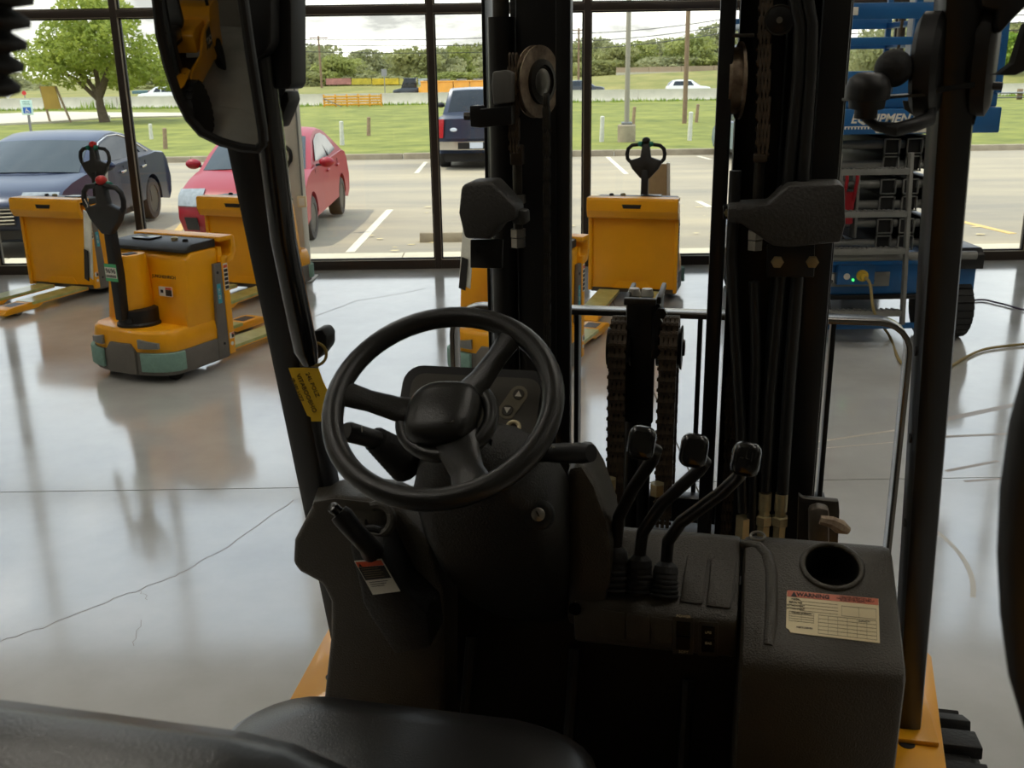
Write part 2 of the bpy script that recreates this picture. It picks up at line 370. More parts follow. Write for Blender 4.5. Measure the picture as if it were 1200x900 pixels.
# ================================================================== outside: ground
def lotz(y): return -0.38 - 0.0101 * (y - 11.5)
def GL(x, y):
    r = ray(x, y); t = (-0.38 + 0.0101 * 11.5 - CAMH) / (r.z + 0.0101 * r.y); return CAM + r * t
ZG = -0.5
CURB = 29.4
def build_ground():
    mat('sidewalk_concrete', rgb(206, 194, 166), 0.85, var=0.08, scale=5, bump=0.1)
    mat('asphalt', rgb(142, 133, 116), 0.9, col2=rgb(176, 161, 132), scale=0.55, bump=0.25, bscale=40, stretch=(0.35, 1.6, 1))
    mat('curb_concrete', rgb(170, 156, 130), 0.85, col2=rgb(140, 126, 104), scale=3, bump=0.2)
    mat('grass', rgb(94, 102, 28), 0.95, col2=rgb(142, 142, 56), scale=0.8, bump=0.9, bscale=7)
    mat('far_grass', rgb(110, 112, 46), 0.95, col2=rgb(148, 138, 74), scale=0.25, bump=0.6, bscale=3)
    mat('road_concrete', rgb(196, 186, 164), 0.85, var=0.06, scale=0.4)
    mat('line_white', rgb(222, 212, 188), 0.8, var=0.1, scale=6)
    mat('line_yellow', rgb(214, 180, 110), 0.8, var=0.15, scale=6)
    s = struct('trim_3', MB().bb(-30, 30, 10.08, 11.5, -0.6, -0.11), mat('sidewalk_base', rgb(120, 108, 88), 0.9))
    for k in range(-10, 10):
        obj('paving_slab', MB().bb(k * 1.5 + 0.006 + .3, k * 1.5 + 1.494 + .3, 10.09, 11.49, -0.4, -0.10), 'sidewalk_concrete', s, 0.004)
    lot = MB()
    lot.hexa([(-45, 11.5, -0.8), (45, 11.5, -0.8), (45, CURB, -0.9), (-45, CURB, -0.9), (-45, 11.5, lotz(11.5)), (45, 11.5, lotz(11.5)), (45, CURB, lotz(CURB)), (-45, CURB, lotz(CURB))])
    struct('ground', lot, 'asphalt', smooth=False)
    c = struct('trim_4', MB().bb(-45, 45, CURB + 0.001, CURB + 0.06, -0.9, -0.56), 'curb_concrete')
    for k in range(-15, 15):
        obj('curb_stone', MB().bb(k * 3 + 0.01, k * 3 + 2.99, CURB, CURB + 0.18, -0.85, -0.40 + random.uniform(-.008, .008)), 'curb_concrete', c, 0.02)
    g = MB(); nx, ny = 60, 24; vs_, fs = [], []
    for j in range(ny + 1):
        for i in range(nx + 1):
            x = -75 + 170 * i / nx; y = CURB + 0.15 + (74 - CURB) * j / ny
            vs_.append((x, y, ZG + (0.06 if j == 0 else 0.05 * noise.noise((x * .15, y * .15, 0)))))
    for j in range(ny):
        for i in range(nx):
            a = j * (nx + 1) + i; fs.append((a, a + 1, a + nx + 2, a + nx + 1))
    struct('lawn', g.add(vs_, fs), 'grass')
    # driveway crossing the lawn on the left
    d = MB(); a = [PZ(-10, 147, ZG), PZ(60, 144, ZG), PZ(130, 139, ZG), PZ(220, 137, ZG)]; b = [PZ(-10, 135, ZG), PZ(60, 132, ZG), PZ(130, 133, ZG), PZ(220, 133.5, ZG)]
    for i in range(3): d.hexa([p + Vector((0, 0, q)) for q in (-0.1, 0.075) for p in (a[i], a[i + 1], b[i + 1], b[i])])
    struct('driveway', d, 'road_concrete', smooth=False)
    struct('highway', MB().bb(-220, 260, 74, 141, -1.8, -1.4), 'road_concrete', smooth=False)
    # far bank, higher on the right where the ramp climbs
    e = MB(); n = 24; rows = []
    for y, f in ((140.5, 0), (148, .45), (160, 1.0), (200, 1.05), (520, 1.1)):
        rows.append([(-260 + 560 * i / n, y, -1.42 + f * (0.75 + 1.95 * max(0, min(1, (i / n - .455) * 14)))) for i in range(n + 1)])
    vs_, fs = [p for r_ in rows for p in r_], []
    for j in range(len(rows) - 1):
        for i in range(n): k = j * (n + 1) + i; fs.append((k, k + 1, k + n + 2, k + n + 1))
    struct('far_bank', e.add(vs_, fs), 'far_grass')
build_ground()

def strip(name, label, a, b, wd, m, cat='marking', group=None, zf=lotz, h=0.006):
    d = (b - a); d.z = 0; d.normalize(); n = Vector((-d.y, d.x, 0)) * wd / 2
    pts = [a - n, b - n, b + n, a + n]
    lo = [Vector((p.x, p.y, zf(p.y) - 0.02)) for p in pts]; hi = [Vector((p.x, p.y, zf(p.y) + h)) for p in pts]
    return tag(obj(name, MB().hexa(lo + hi), m, smooth=False), label, cat, group)
def lotp(x, y): return Vector((x, y, lotz(y)))
strip('parking_line', 'faded pale parking line right of the red car', GL(410, 296), GL(457, 246), 0.12, 'line_white', group='parking lines')
strip('parking_line', 'pale parking line at the far side left of the pickup', GL(488, 203), GL(499, 190), 0.11, 'line_white', group='parking lines')
strip('parking_line', 'pale parking line at the far side behind the grey lamp post', GL(734, 204), GL(712, 184), 0.11, 'line_white', group='parking lines')
strip('parking_line', 'pale parking line at the far side near the wooden pole', GL(833, 187), GL(818, 183), 0.11, 'line_white', group='parking lines')
strip('parking_line', 'yellow slanting parking line right of the blue lift', GL(1187, 274), GL(1115, 257), 0.12, 'line_yellow', group='parking lines')
strip('parking_line', 'short pale parking line seen between the mast rails', GL(832, 243), GL(818, 236), 0.11, 'line_white', group='parking lines')
strip('parking_line', 'faded yellow parking line left of the red car', GL(196, 285), GL(216, 262), 0.12, 'line_yellow', group='parking lines')
def wheel_stop(x, y, label):
    t = thing('wheel_stop', label, 'wheel stop', (x, y, lotz(y)), 0, 'concrete wheel stops')
    obj('block', MB().prism([(-0.9, -0.09, 0), (-0.9, 0.09, 0), (-0.9, 0.06, 0.13), (-0.9, -0.06, 0.13)], (1.8, 0, 0)), 'curb_concrete', t, 0.01)
    for s in (-0.6, 0.6): obj('anchor_pin', MB().lathe([(0.018, 0.12), (0.018, 0.137)], (s, 0, 0), n=8), 'rusty_steel', t)
wheel_stop(GL(505, 283).x + .75, GL(505, 283).y, 'pale concrete wheel stop on the empty bay outside the middle window')
wheel_stop(-3.5, 12.75, 'concrete wheel stop under the nose of the red car')
wheel_stop(-6.6, 12.1, 'concrete wheel stop in front of the dark blue sedan')
# dry leaves on the asphalt
lv = MB()
for k in range(70):
    p = lotp(random.uniform(-2, 7), random.uniform(12.5, 18)); a = random.uniform(0, 6.3); r_ = random.uniform(.03, .09)
    lv.quad(*[p + Vector((math.cos(a + q) * r_, math.sin(a + q) * r_ * .6, .006 + .01 * (k % 3))) for q in (0, 1.5, 3.1, 4.7)])
tag(obj('fallen_leaves', lv, mat('dry_leaf', rgb(210, 190, 140), 0.9), smooth=False), 'dry fallen leaves scattered over the sunlit parking lot', 'leaves', kind='stuff')

# ================================================================== cars
mat('car_glass', rgb(26, 32, 36), 0.08, var=0.25, scale=1.2)
mat('car_glass_light', rgb(40, 50, 50), 0.08, var=0.25, scale=1.5)
mat('car_red', rgb(152, 6, 30), 0.42, coat=0.08)
mat('car_navy', rgb(24, 36, 62), 0.28, coat=0.15, metal=0.3)
mat('car_truck', rgb(44, 52, 70), 0.3, coat=0.6, metal=0.2)
mat('car_white', rgb(226, 226, 220), 0.3, coat=0.5)
mat('car_dark', rgb(40, 48, 56), 0.3, coat=0.5)
mat('car_blue', rgb(84, 104, 140), 0.3, coat=0.6, metal=0.2)
mat('chrome', rgb(210, 208, 204), 0.12, 1.0)
mat('alloy', rgb(180, 166, 148), 0.35, 0.6)
mat('headlamp', rgb(150, 156, 158), 0.1, coat=0.3, var=0.2, scale=14)
mat('tail_lamp', rgb(176, 28, 32), 0.2, coat=0.6)
mat('plate_white', rgb(210, 214, 220), 0.5)
mat('dusty_tyre', rgb(64, 56, 48), 0.85, var=0.15, scale=9)
SL = [-1, -.94, -.75, -.4, 0, .4, .75, .94, 1]
class Car:
    def __init__(c, name, label, cat, locn, rz, spec, paint, detail=True):
        c.sp = spec; c.W = spec['W']; c.L = spec['L']; c.zb = spec['belt']
        c.t = thing(name, label, cat, locn, rz); body = MB()
        out = []
        arch = lambda cx, r_: [(cx + r_ * math.cos(R(a)), max(spec['sill'], spec['wr'] + r_ * math.sin(R(a)))) for a in range(-5, 186, 15)]
        out = list(spec['top']) + [(spec['L'] - .12, spec['sill'])] + arch(spec['wx'][1], spec['wr'] + .06) + arch(spec['wx'][0], spec['wr'] + .06) + [(.14, spec['sill'])]
        body.loft([[c.pt(x, z, s) for x, z in out] for s in SL], cap=False)
        n = len(out); k = len(SL) - 1
        body.f.append(tuple(range(n - 1, -1, -1))); body.f.append(tuple(range(k * n, k * n + n)))
        c.body = obj('body', body, paint, c.t, angle=32)
        obj('underbody', MB().bb(.35, c.L - .35, -c.W * .40, c.W * .40, .2, spec['wr'] * 2), 'gasket', c.t)
        cab = MB(); cb = spec['cab']
        cab.loft([[c.cp(x, z, s) for x, z in cb] for s in SL], cap=True)
        c.cab = obj('cabin', cab, paint, c.t, angle=30)
        c.wheels(detail)
    def pt(c, x, z, s):
        sp = c.sp; w = c.W / 2 * (1 if z < c.zb - .25 else 1 - .05 * (z - c.zb + .25) / .25)
        if z < .3: w *= .97
        q = abs(s)
        if x < .9: x = x + .24 * (1 - x / .9) * q * q
        if x > c.L - .6: x = x - .14 * ((x - c.L + .6) / .6) * q * q
        if q == 1: w -= .012; z = z - .02 if z > c.zb - .2 else z
        return Vector((x, math.copysign(1, s) * q * w if s else 0, z + (.02 * (1 - q * q) if z > c.zb - .2 else 0)))
    def cp(c, x, z, s, off=0.0):
        w = c.W / 2 * .93 - max(0, z - c.zb) * c.sp.get('tumble', .36) + off
        q = abs(s); xm = (c.sp['cab'][0][0] + c.sp['cab'][-1][0]) / 2
        if x < xm: x += .14 * q * q
        else: x -= .06 * q * q
        return Vector((x, (math.copysign(1, s) * q * w) if s else 0, z + .03 * (1 - q * q) - (.02 if q == 1 and z > c.zb + .2 else 0)))
    def side_pane(c, poly, sd, m='car_glass', name='side_window'):
        a = [c.cp(x, z, sd, .002) for x, z in poly]; b = [p + Vector((0, sd * .008, .003)) for p in a]; n = len(a)
        return obj(name, MB().add(a + b, [tuple(range(n)), tuple(range(2 * n - 1, n - 1, -1))] + [(i, (i + 1) % n, n + (i + 1) % n, n + i) for i in range(n)]), m, c.cab, smooth=False)
    def across(c, name, p0, p1, m, off, s0=-.9, s1=.9, par=None, fn=None, th=.006):
        fn = fn or c.cp; mb = MB(); o = Vector(off); line = [p0, p1] if not isinstance(p0, list) else p0
        cols = [[fn(x, z, s0 + (s1 - s0) * i / 8) for x, z in line] for i in range(9)]
        n = len(line); vs_ = []; fs = []
        for col in cols: vs_ += [p - o * .3 for p in col] + [p + o for p in col]
        w = 2 * n
        for i in range(8):
            for j in range(n - 1):
                a = i * w + j; fs += [(a, a + w, a + w + 1, a + 1), (a + n, a + n + 1, a + w + n + 1, a + w + n)]
            a = i * w; fs += [(a, a + n, a + w + n, a + w), (a + n - 1, a + w + n - 1, a + w + 2 * n - 1, a + 2 * n - 1)]
        for i in (0, 8):
            for j in range(n - 1): a = i * w + j; fs.append((a, a + 1, a + n + 1, a + n))
        return obj(name, mb.add(vs_, fs), m, par or c.cab, smooth=True)
    def wheels(c, detail):
        sp = c.sp; rr = sp['wr']; wt = sp.get('wt', .2)
        tyre = MB().lathe([(rr * .66, -wt / 2), (rr * .94, -wt / 2), (rr, -wt * .33), (rr, wt * .33), (rr * .94, wt / 2), (rr * .66, wt / 2), (rr * .64, wt * .3)], axis=(0, 1, 0), n=28)
        rim = MB().lathe([(rr * .66, wt * .46), (rr * .63, wt * .46), (rr * .6, wt * .2), (rr * .1, wt * .2), (.01, wt * .22)], axis=(0, 1, 0), n=28)
        sp_ = MB(); ns = sp.get('spokes', 10)
        for k in range(ns):
            a = 2 * math.pi * k / ns; d = Vector((math.cos(a), 0, math.sin(a)))
            sp_.bar(d * .03 + Vector((0, wt * .3, 0)), d * rr * .63 + Vector((0, wt * .4, 0)), rr * .09, .02, (0, 1, 0))
        sp_.lathe([(.05, wt * .25), (.045, wt * .4), (.005, wt * .42)], axis=(0, 1, 0), n=12)
        p = None
        for x in sp['wx']:
            for sd in (-1, 1):
                if p is None:
                    p = obj('wheel', tyre, sp.get('tyre', 'rubber'), c.t)
                    obj('rim', rim, 'dark_steel', p); obj('spokes', sp_, 'alloy', p); w = p
                else: w = copy_tree(p, c.t)
                w.location = (x, sd * (c.W / 2 - wt / 2 - .02), rr)
                w.rotation_euler = (0, 0, 0 if sd > 0 else math.pi)
SEDAN = dict(L=4.92, W=1.87, belt=1.0, sill=.24, wr=.335, wx=(.98, 3.85), spokes=10, tyre='dusty_tyre',
    top=[(.06, .30), (.0, .46), (.02, .64), (.10, .76), (.35, .86), (.8, .93), (1.30, .985), (1.6, 1.0), (2.6, 1.02), (3.8, 1.05), (4.3, 1.07), (4.78, 1.03), (4.89, .92), (4.92, .6), (4.86, .36)],
    cab=[(1.18, .96), (1.6, 1.17), (2.05, 1.37), (2.5, 1.455), (3.0, 1.465), (3.45, 1.40), (3.95, 1.22), (4.4, 1.03)])
HATCH = dict(L=4.4, W=1.74, belt=.98, sill=.22, wr=.31, wx=(.88, 3.46), spokes=7, tyre='dusty_tyre',
    top=[(.06, .28), (.0, .42), (.02, .58), (.09, .70), (.3, .80), (.7, .90), (1.08, .96), (1.4, .98), (2.4, 1.0), (3.5, 1.03), (3.95, 1.04), (4.3, 1.0), (4.38, .9), (4.4, .6), (4.34, .34)],
    cab=[(.98, .93), (1.4, 1.16), (1.85, 1.37), (2.25, 1.445), (2.75, 1.455), (3.2, 1.39), (3.65, 1.22), (4.05, 1.02)])
TRUCK = dict(L=5.8, W=2.0, belt=1.25, sill=.42, wr=.40, wx=(.98, 4.55), wt=.27, spokes=6, tumble=.28,
    top=[(.06, .5), (.0, .62), (.0, .95), (.06, 1.12), (.5, 1.2), (1.3, 1.24), (1.8, 1.26), (3.8, 1.27), (3.9, 1.29), (5.68, 1.30), (5.76, 1.24), (5.78, .72), (5.6, .58)],
    cab=[(1.45, 1.22), (1.8, 1.5), (2.2, 1.82), (2.6, 1.90), (3.2, 1.92), (3.6, 1.87), (3.85, 1.6), (3.95, 1.28)])
SUV = dict(L=4.8, W=1.95, belt=1.1, sill=.3, wr=.36, wx=(.95, 3.8), tumble=.3, spokes=8,
    top=[(.06, .4), (.0, .55), (.02, .8), (.12, .95), (.6, 1.03), (1.2, 1.09), (1.6, 1.1), (3.0, 1.12), (4.4, 1.14), (4.72, 1.08), (4.8, .8), (4.74, .45)],
    cab=[(1.1, 1.07), (1.6, 1.4), (2.0, 1.65), (2.5, 1.72), (3.4, 1.72), (4.1, 1.64), (4.45, 1.4), (4.6, 1.14)])
def mirror_pods(c, paint, x, z):
    for sd in (-1, 1):
        m = obj('side_mirror', MB().ball((x, sd * (c.W / 2 + .10), z), .1, 12, 8, (.75, 1.15, .75)), paint, c.t)
        obj('mirror_stalk', MB().bar((x, sd * (c.W / 2 - .06), z - .04), (x, sd * (c.W / 2 + .06), z - .03), .06, .03), 'gasket', m)
def common_glass(c, g='car_glass', g2='car_glass_light'):
    cb = c.sp['cab']
    lerp = lambda a, b, t: (a[0] + (b[0] - a[0]) * t, a[1] + (b[1] - a[1]) * t)
    o = (-.006, 0, .008)
    c.across('windshield', [lerp(cb[0], cb[1], .12), cb[1], lerp(cb[1], cb[2], .96)], None, g2, o, -.9, .9)
    c.across('rear_window', [lerp(cb[-3], cb[-2], .1), cb[-2], lerp(cb[-2], cb[-1], .85)], None, g, (.008, 0, .008), -.86, .86)
# --- dark blue sedan
q = GL(185, 258); p = Vector((q.x - .93, q.y - 3.85, lotz(14.5)))
s_ = Car('parked_sedan', 'dark blue sedan parked nose to the window at far left', 'car', p, math.pi / 2, SEDAN, 'car_navy')
common_glass(s_)
for sd in (-1, 1):
    s_.side_pane([(1.62, 1.07), (2.1, 1.33), (2.5, 1.40), (2.72, 1.405), (2.68, 1.06)], sd)
    s_.side_pane([(2.8, 1.06), (2.82, 1.405), (3.1, 1.40), (3.42, 1.33), (3.62, 1.09)], sd)
    s_.side_pane([(3.7, 1.10), (3.52, 1.29), (3.75, 1.22), (3.95, 1.10)], sd)
    obj('window_trim', MB().tube([s_.cp(x, z, sd, .012) for x, z in ((1.55, 1.05), (2.08, 1.36), (2.5, 1.43), (3.1, 1.43), (3.5, 1.345), (4.02, 1.09))], .009, 6), 'chrome', s_.cab)
    for x in (2.55, 3.45): obj('door_handle', MB().bar(s_.pt(x, .90, sd) + Vector((0, sd * .02, 0)), s_.pt(x + .2, .91, sd) + Vector((0, sd * .02, 0)), .03, .03), 'chrome', s_.t, .006)
    for x in (1.55, 2.74, 3.7): obj('door_seam', MB().bar(s_.pt(x, .30, sd) + Vector((0, sd * .002, 0)), s_.pt(x, .98, sd) + Vector((0, sd * .004, 0)), .008, .008), 'gasket', s_.t)
    h = s_.across('headlight', [(.02, .64), (.10, .76), (.26, .828)], None, 'headlamp', (-.012, 0, .010), sd * .50, sd * .96, s_.t, s_.pt)
    s_.across('fog_lamp', (.02, .36), (.02, .46), 'gasket', (-.012, 0, 0), sd * .6, sd * .86, s_.t, s_.pt)
g = s_.across('grille', [(.0, .46), (.02, .64), (.05, .69)], None, 'gasket', (-.014, 0, 0), -.46, .46, s_.t, s_.pt)
for k in range(5): s_.across('grille_bar', (.0 + .004 * k, .48 + .045 * k), (.004 * k, .495 + .045 * k), 'chrome', (-.026, 0, 0), -.45, .45, g, s_.pt)
s_.across('lower_intake', (.03, .28), (.01, .40), 'gasket', (-.012, 0, 0), -.5, .5, s_.t, s_.pt)
mirror_pods(s_, 'car_navy', 1.72, 1.05)
# --- red hatch
q = GL(372, 280); p = Vector((q.x - .87, q.y - .9, lotz(15)))
h_ = Car('parked_compact_car', 'bright red compact car parked nose to the window', 'car', p, math.pi / 2, HATCH, 'car_red')
common_glass(h_)
for sd in (-1, 1):
    h_.side_pane([(1.42, 1.04), (1.9, 1.32), (2.25, 1.39), (2.42, 1.395), (2.38, 1.03)], sd)
    h_.side_pane([(2.5, 1.03), (2.52, 1.395), (2.8, 1.39), (3.15, 1.32), (3.45, 1.08)], sd)
    for x in (2.2, 3.1): obj('door_handle', MB().bar(h_.pt(x, .86, sd) + Vector((0, sd * .02, 0)), h_.pt(x + .18, .87, sd) + Vector((0, sd * .02, 0)), .03, .03), 'car_red', h_.t, .006)
    for x in (1.35, 2.44, 3.3): obj('door_seam', MB().bar(h_.pt(x, .28, sd) + Vector((0, sd * .002, 0)), h_.pt(x, .96, sd) + Vector((0, sd * .004, 0)), .008, .008), 'gasket', h_.t)
    h_.across('headlight', [(.02, .58), (.09, .70), (.26, .784)], None, 'headlamp', (-.012, 0, .010), sd * .56, sd * .98, h_.t, h_.pt)
    h_.across('side_intake', (.02, .27), (.0, .44), 'gasket', (-.012, 0, 0), sd * .66, sd * .88, h_.t, h_.pt)
g = h_.across('grille', [(.02, .58), (.07, .672)], None, 'gasket', (-.014, 0, 0), -.5, .5, h_.t, h_.pt)
h_.across('grille_trim', (.02, .565), (.02, .58), 'chrome', (-.02, 0, 0), -.52, .52, g, h_.pt)
h_.across('lower_intake', (.04, .24), (.01, .38), 'gasket', (-.012, 0, 0), -.46, .46, h_.t, h_.pt)
mirror_pods(h_, 'car_red', 1.5, 1.03)
# --- pickup seen from behind
TX = GL(523, 197)
p = Vector((TX.x + .80, TX.y + 5.1, lotz(28)))
t_ = Car('parked_pickup', 'dark navy pickup truck seen from behind at the far curb', 'pickup truck', p, -math.pi / 2, TRUCK, 'car_truck')
common_glass(t_, 'car_glass', 'car_glass')
t_.across('tailgate', (5.80, .78), (5.80, 1.24), 'car_truck', (.02, 0, 0), -.76, .76, t_.t, t_.pt)
t_.across('rear_bumper', (5.86, .52), (5.86, .72), 'chrome', (.06, 0, 0), -.97, .97, t_.t, t_.pt)
t_.across('bumper_step', (5.90, .54), (5.90, .70), 'black_paint', (.05, 0, 0), -.45, .45, t_.t, t_.pt)
t_.across('license_plate', (5.93, .56), (5.93, .70), 'plate_white', (.03, 0, 0), -.16, .16, t_.t, t_.pt)
for sd in (-1, 1):
    t_.across('tail_light', (5.80, .80), (5.80, 1.24), 'tail_lamp', (.03, 0, 0), sd * .82, sd * .98, t_.t, t_.pt)
    obj('mud_flap', MB().bb(4.98, 5.0, sd * .72 - .14, sd * .72 + .14, .2, .55), 'rubber', t_.t)
    t_.side_pane([(1.9, 1.34), (2.25, 1.75), (2.7, 1.83), (2.72, 1.33)], sd); t_.side_pane([(2.8, 1.33), (2.82, 1.83), (3.3, 1.84), (3.55, 1.8), (3.6, 1.34)], sd)
obj('tailgate_badge', MB().ball((5.83, -.55, 1.0), .09, 14, 8, (.1, 1, .5)), 'plate_white', t_.t)
mirror_pods(t_, 'gasket', 1.75, 1.45)
# --- blue car whose nose shows right of the wooden pole
q = GL(836, 183)
b_ = Car('parked_blue_car', 'pale blue car at the far curb, mostly hidden by the mast', 'car', Vector((q.x + .9, q.y + .8, lotz(28))), -math.pi / 2, HATCH, 'car_blue')
common_glass(b_)
for sd in (-1, 1):
    b_.side_pane([(1.42, 1.04), (1.9, 1.32), (2.25, 1.39), (2.42, 1.395), (2.38, 1.03)], sd)
    b_.across('tail_light', (4.39, .7), (4.37, .92), 'tail_lamp', (.02, 0, 0), sd * .6, sd * .95, b_.t, b_.pt)
# --- traffic on the highway
def far_car(px0, px1, py, d, spec, paint, name, label, rz=0.0):
    a = PY(px0, py, d); b = PY(px1, py, d)
    c = Car(name, label, 'car', Vector((a.x if rz == 0 else b.x, d, -1.4)), rz, spec, paint)
    common_glass(c)
    for sd in (-1, 1):
        cb = spec['cab']; zb = spec['belt'] + .06; zt = max(z for _, z in cb) - .1
        c.side_pane([(cb[1][0] + .2, zb), (cb[2][0] + .1, zt), (2.6, zt), (2.6, zb)], sd); c.side_pane([(2.7, zb), (2.7, zt), (cb[-3][0] - .1, zt), (cb[-2][0] - .25, zb)], sd)
    return c
far_car(785, 833, 100, 112, SUV, 'car_white', 'passing_suv', 'white suv driving on the highway behind the barrier', math.pi)
far_car(690, 709, 103, 119, SUV, 'car_dark', 'passing_dark_car', 'dark car on the highway just right of the middle mullion', math.pi)
far_car(661, 679, 103, 130, SUV, 'car_dark', 'passing_dark_car', 'dark car on the highway just left of the middle mullion', math.pi)
far_car(163, 190, 116, 118, SUV, 'car_white', 'passing_white_car', 'white car on the highway left of the big mirror')

# ================================================================== roadside things
def barrier():
    t = thing('concrete_barrier', 'long pale concrete barrier between the lawn and the highway', 'barrier', (0, 73, ZG))
    m0 = None
    for k in range(-12, 14):
        if m0 is None:
            prof = [(0, -.3, 0), (0, .3, 0), (0, .3, .08), (0, .12, .3), (0, .08, .80), (0, -.08, .80), (0, -.12, .3), (0, -.3, .08)]
            m0 = obj('barrier_segment', MB().prism(prof, (5.96, 0, 0)), mat('barrier_concrete', rgb(196, 188, 168), 0.85, var=0.1, scale=1.2), t); o = m0
        else: o = m0.copy(); COL.objects.link(o); o.parent = t
        o.location = (k * 6 - 3 + .02, 0, random.uniform(-.02, .02))
barrier()
mat('safety_yellow', rgb(224, 158, 40), 0.5, var=0.12, scale=3)
mat('safety_orange', rgb(220, 154, 56), 0.5, var=0.12, scale=2)
mat('weathered_wood', rgb(150, 126, 100), 0.85, var=0.2, scale=12)
mat('pole_wood', rgb(132, 108, 84), 0.85, var=0.15, scale=5)
mat('post_white', rgb(208, 204, 190), 0.7, var=0.15, scale=10)
def yellow_barrier():
    a = PY(380, 125, 70.6); b = PY(447, 125, 70.6); L_ = b.x - a.x
    t = thing('yellow_barrier', 'yellow slatted steel barrier standing before the concrete barrier', 'barrier', (a.x, 70.6, ZG))
    for k in range(4): obj('rail', MB().bb(0, L_, -.04, .04, .08 + k * .17, .2 + k * .17), 'safety_yellow', t, 0.01)
    for k in range(6): obj('post', MB().bb(L_ * k / 5 - .05, L_ * k / 5 + .05, .04, .14, 0, .8), 'safety_yellow', t)
    obj('brace', MB().bar((0, -.1, .55), (1.2, -.3, .02), .05, .05), 'lift_grey', t)
yellow_barrier()
def orange_stack():
    d = 95; a = PY(493, 110, d); b = PY(570, 110, d)
    for k in range(4):
        x0 = a.x + (b.x - a.x) * k / 4; w = (b.x - a.x) / 4
        t = thing('orange_bin', 'orange steel bin on the far roadside, %s from the left' % ('first', 'second', 'third', 'fourth')[k], 'bin', (x0, d, -1.4), 0, 'orange bins on the roadside')
        z = a.z + 1.4
        obj('tub', MB().hexa([(.1, 0, 0), (w - .1, 0, 0), (w - .1, 1.2, 0), (.1, 1.2, 0), (.02, -.1, z + 1.0), (w - .02, -.1, z + 1.0), (w - .02, 1.3, z + 1.0), (.02, 1.3, z + 1.0)]), 'safety_orange', t, 0.03)
        obj('rim', MB().bb(0, w, -.16, 1.36, z + 1.0, z + 1.1), 'safety_orange', t, 0.02)
        obj('pallet_top', MB().bb(.3, w - .3, 0, 1.2, z + 1.1, z + 1.22), 'lift_grey', t)
orange_stack()
def tractor():
    d = 100; a = PY(461, 112, d); z = a.z
    t = thing('utility_tractor', 'dark utility vehicle on the far roadside beside the orange bins', 'tractor', (a.x, d, -1.4))
    h = z + 1.4
    obj('body', MB().prism([(0, -.6, h), (2.4, -.6, h), (2.4, -.6, h + .7), (.9, -.6, h + .7), (.05, -.6, h + .5)], (0, 1.3, 0)), 'car_dark', t, .05)
    obj('cab', MB().prism([(.8, -.55, h + .7), (2.3, -.55, h + .7), (2.2, -.55, h + 1.5), (1.1, -.55, h + 1.5)], (0, 1.2, 0)), 'car_glass', t, .03)
    obj('roof', MB().bb(1.0, 2.3, -.6, .7, h + 1.5, h + 1.58), 'car_dark', t, .02)
    for x in (.45, 1.95):
        for y in (-.7, .7): obj('wheel', MB().lathe([(.12, -.15), (.38, -.15), (.42, 0), (.38, .15), (.12, .15)], (x, y, h - .02), (0, 1, 0), 16), 'rubber', t)
    obj('stand', MB().bb(-.5, 3.0, -1, 1, 0, h - .4), 'far_grass', t)
    a = PY(483, 112, d)
    obj('load_box', MB().bb(2.45, 3.4, -.6, .6, h + .05, h + .75), 'safety_yellow', t, .03)
tractor()
def banner():
    d = 158; cols = [((176, 120, 110), 382, 412), ((190, 170, 60), 412, 436), ((206, 176, 50), 436, 468), ((196, 182, 96), 468, 490), ((176, 184, 186), 490, 502)]
    for k, (c, x0, x1) in enumerate(cols):
        a = PY(x0, 101, d); b = PY(x1, 101, d); top = PY(x0, 92, d).z
        t = thing('roadside_banner', ('red and white', 'pale yellow', 'deep yellow', 'faded yellow', 'pale grey')[k] + ' banner on the fence below the far trees', 'banner', (a.x, d, .1), 0, 'banners below the far trees')
        obj('cloth', MB().bb(.05, b.x - a.x - .05, 0, .03, a.z - .1 + .2, top - .1), mat('banner_%d' % k, rgb(*c), 0.8, var=0.25, scale=1.5), t)
        for x in (.03, b.x - a.x - .03): obj('post', MB().bb(x - .04, x + .04, .03, .1, 0, top), 'dark_steel', t)
banner()
def posts():
    ps = [(177.5, 163, 145, 'post_white', 'leftmost white post on the lawn behind the sedan'), (194, 175, 150, 'weathered_wood', 'leaning brown wooden post on the lawn behind the sedan'),
          (348.5, 152, 138, 'post_white', 'short white post on the lawn right of the column'), (401, 170, 142, 'post_white', 'white post on the lawn above the red car'),
          (432, 159, 137, 'weathered_wood', 'split brown wooden post on the lawn in the middle bay'), (705, 167, 136, 'post_white', 'white post left of the grey lamp post'),
          (742, 146, 125, 'weathered_wood', 'thin brown post right behind the grey lamp post'), (808, 165, 131, 'post_white', 'white post beside the wooden utility pole'),
          (816, 143, 122, 'weathered_wood', 'dark wooden post right of the wooden utility pole'), (128, 141, 135, 'post_white', 'small stub post right of the big tree')]
    for x, yb, yt, m, lab in ps:
        b = PZ(x, yb, ZG); tp = PY(x, yt, b.y)
        h = tp.z - ZG; lean = .04 if m == 'post_white' else .12
        o = MB().loft([[(math.cos(a) * r_ + lean * h * k * .5, math.sin(a) * r_, h * k) for a in [i * math.pi / 4 for i in range(8)]] for k, r_ in ((-.05, .075), (.3, .075), (.6, .068), (.97, .07), (1, .045))])
        q = tag(obj('lawn_post', o, m), lab, 'post', 'posts on the lawn'); q.location = (b.x, b.y, ZG)
posts()
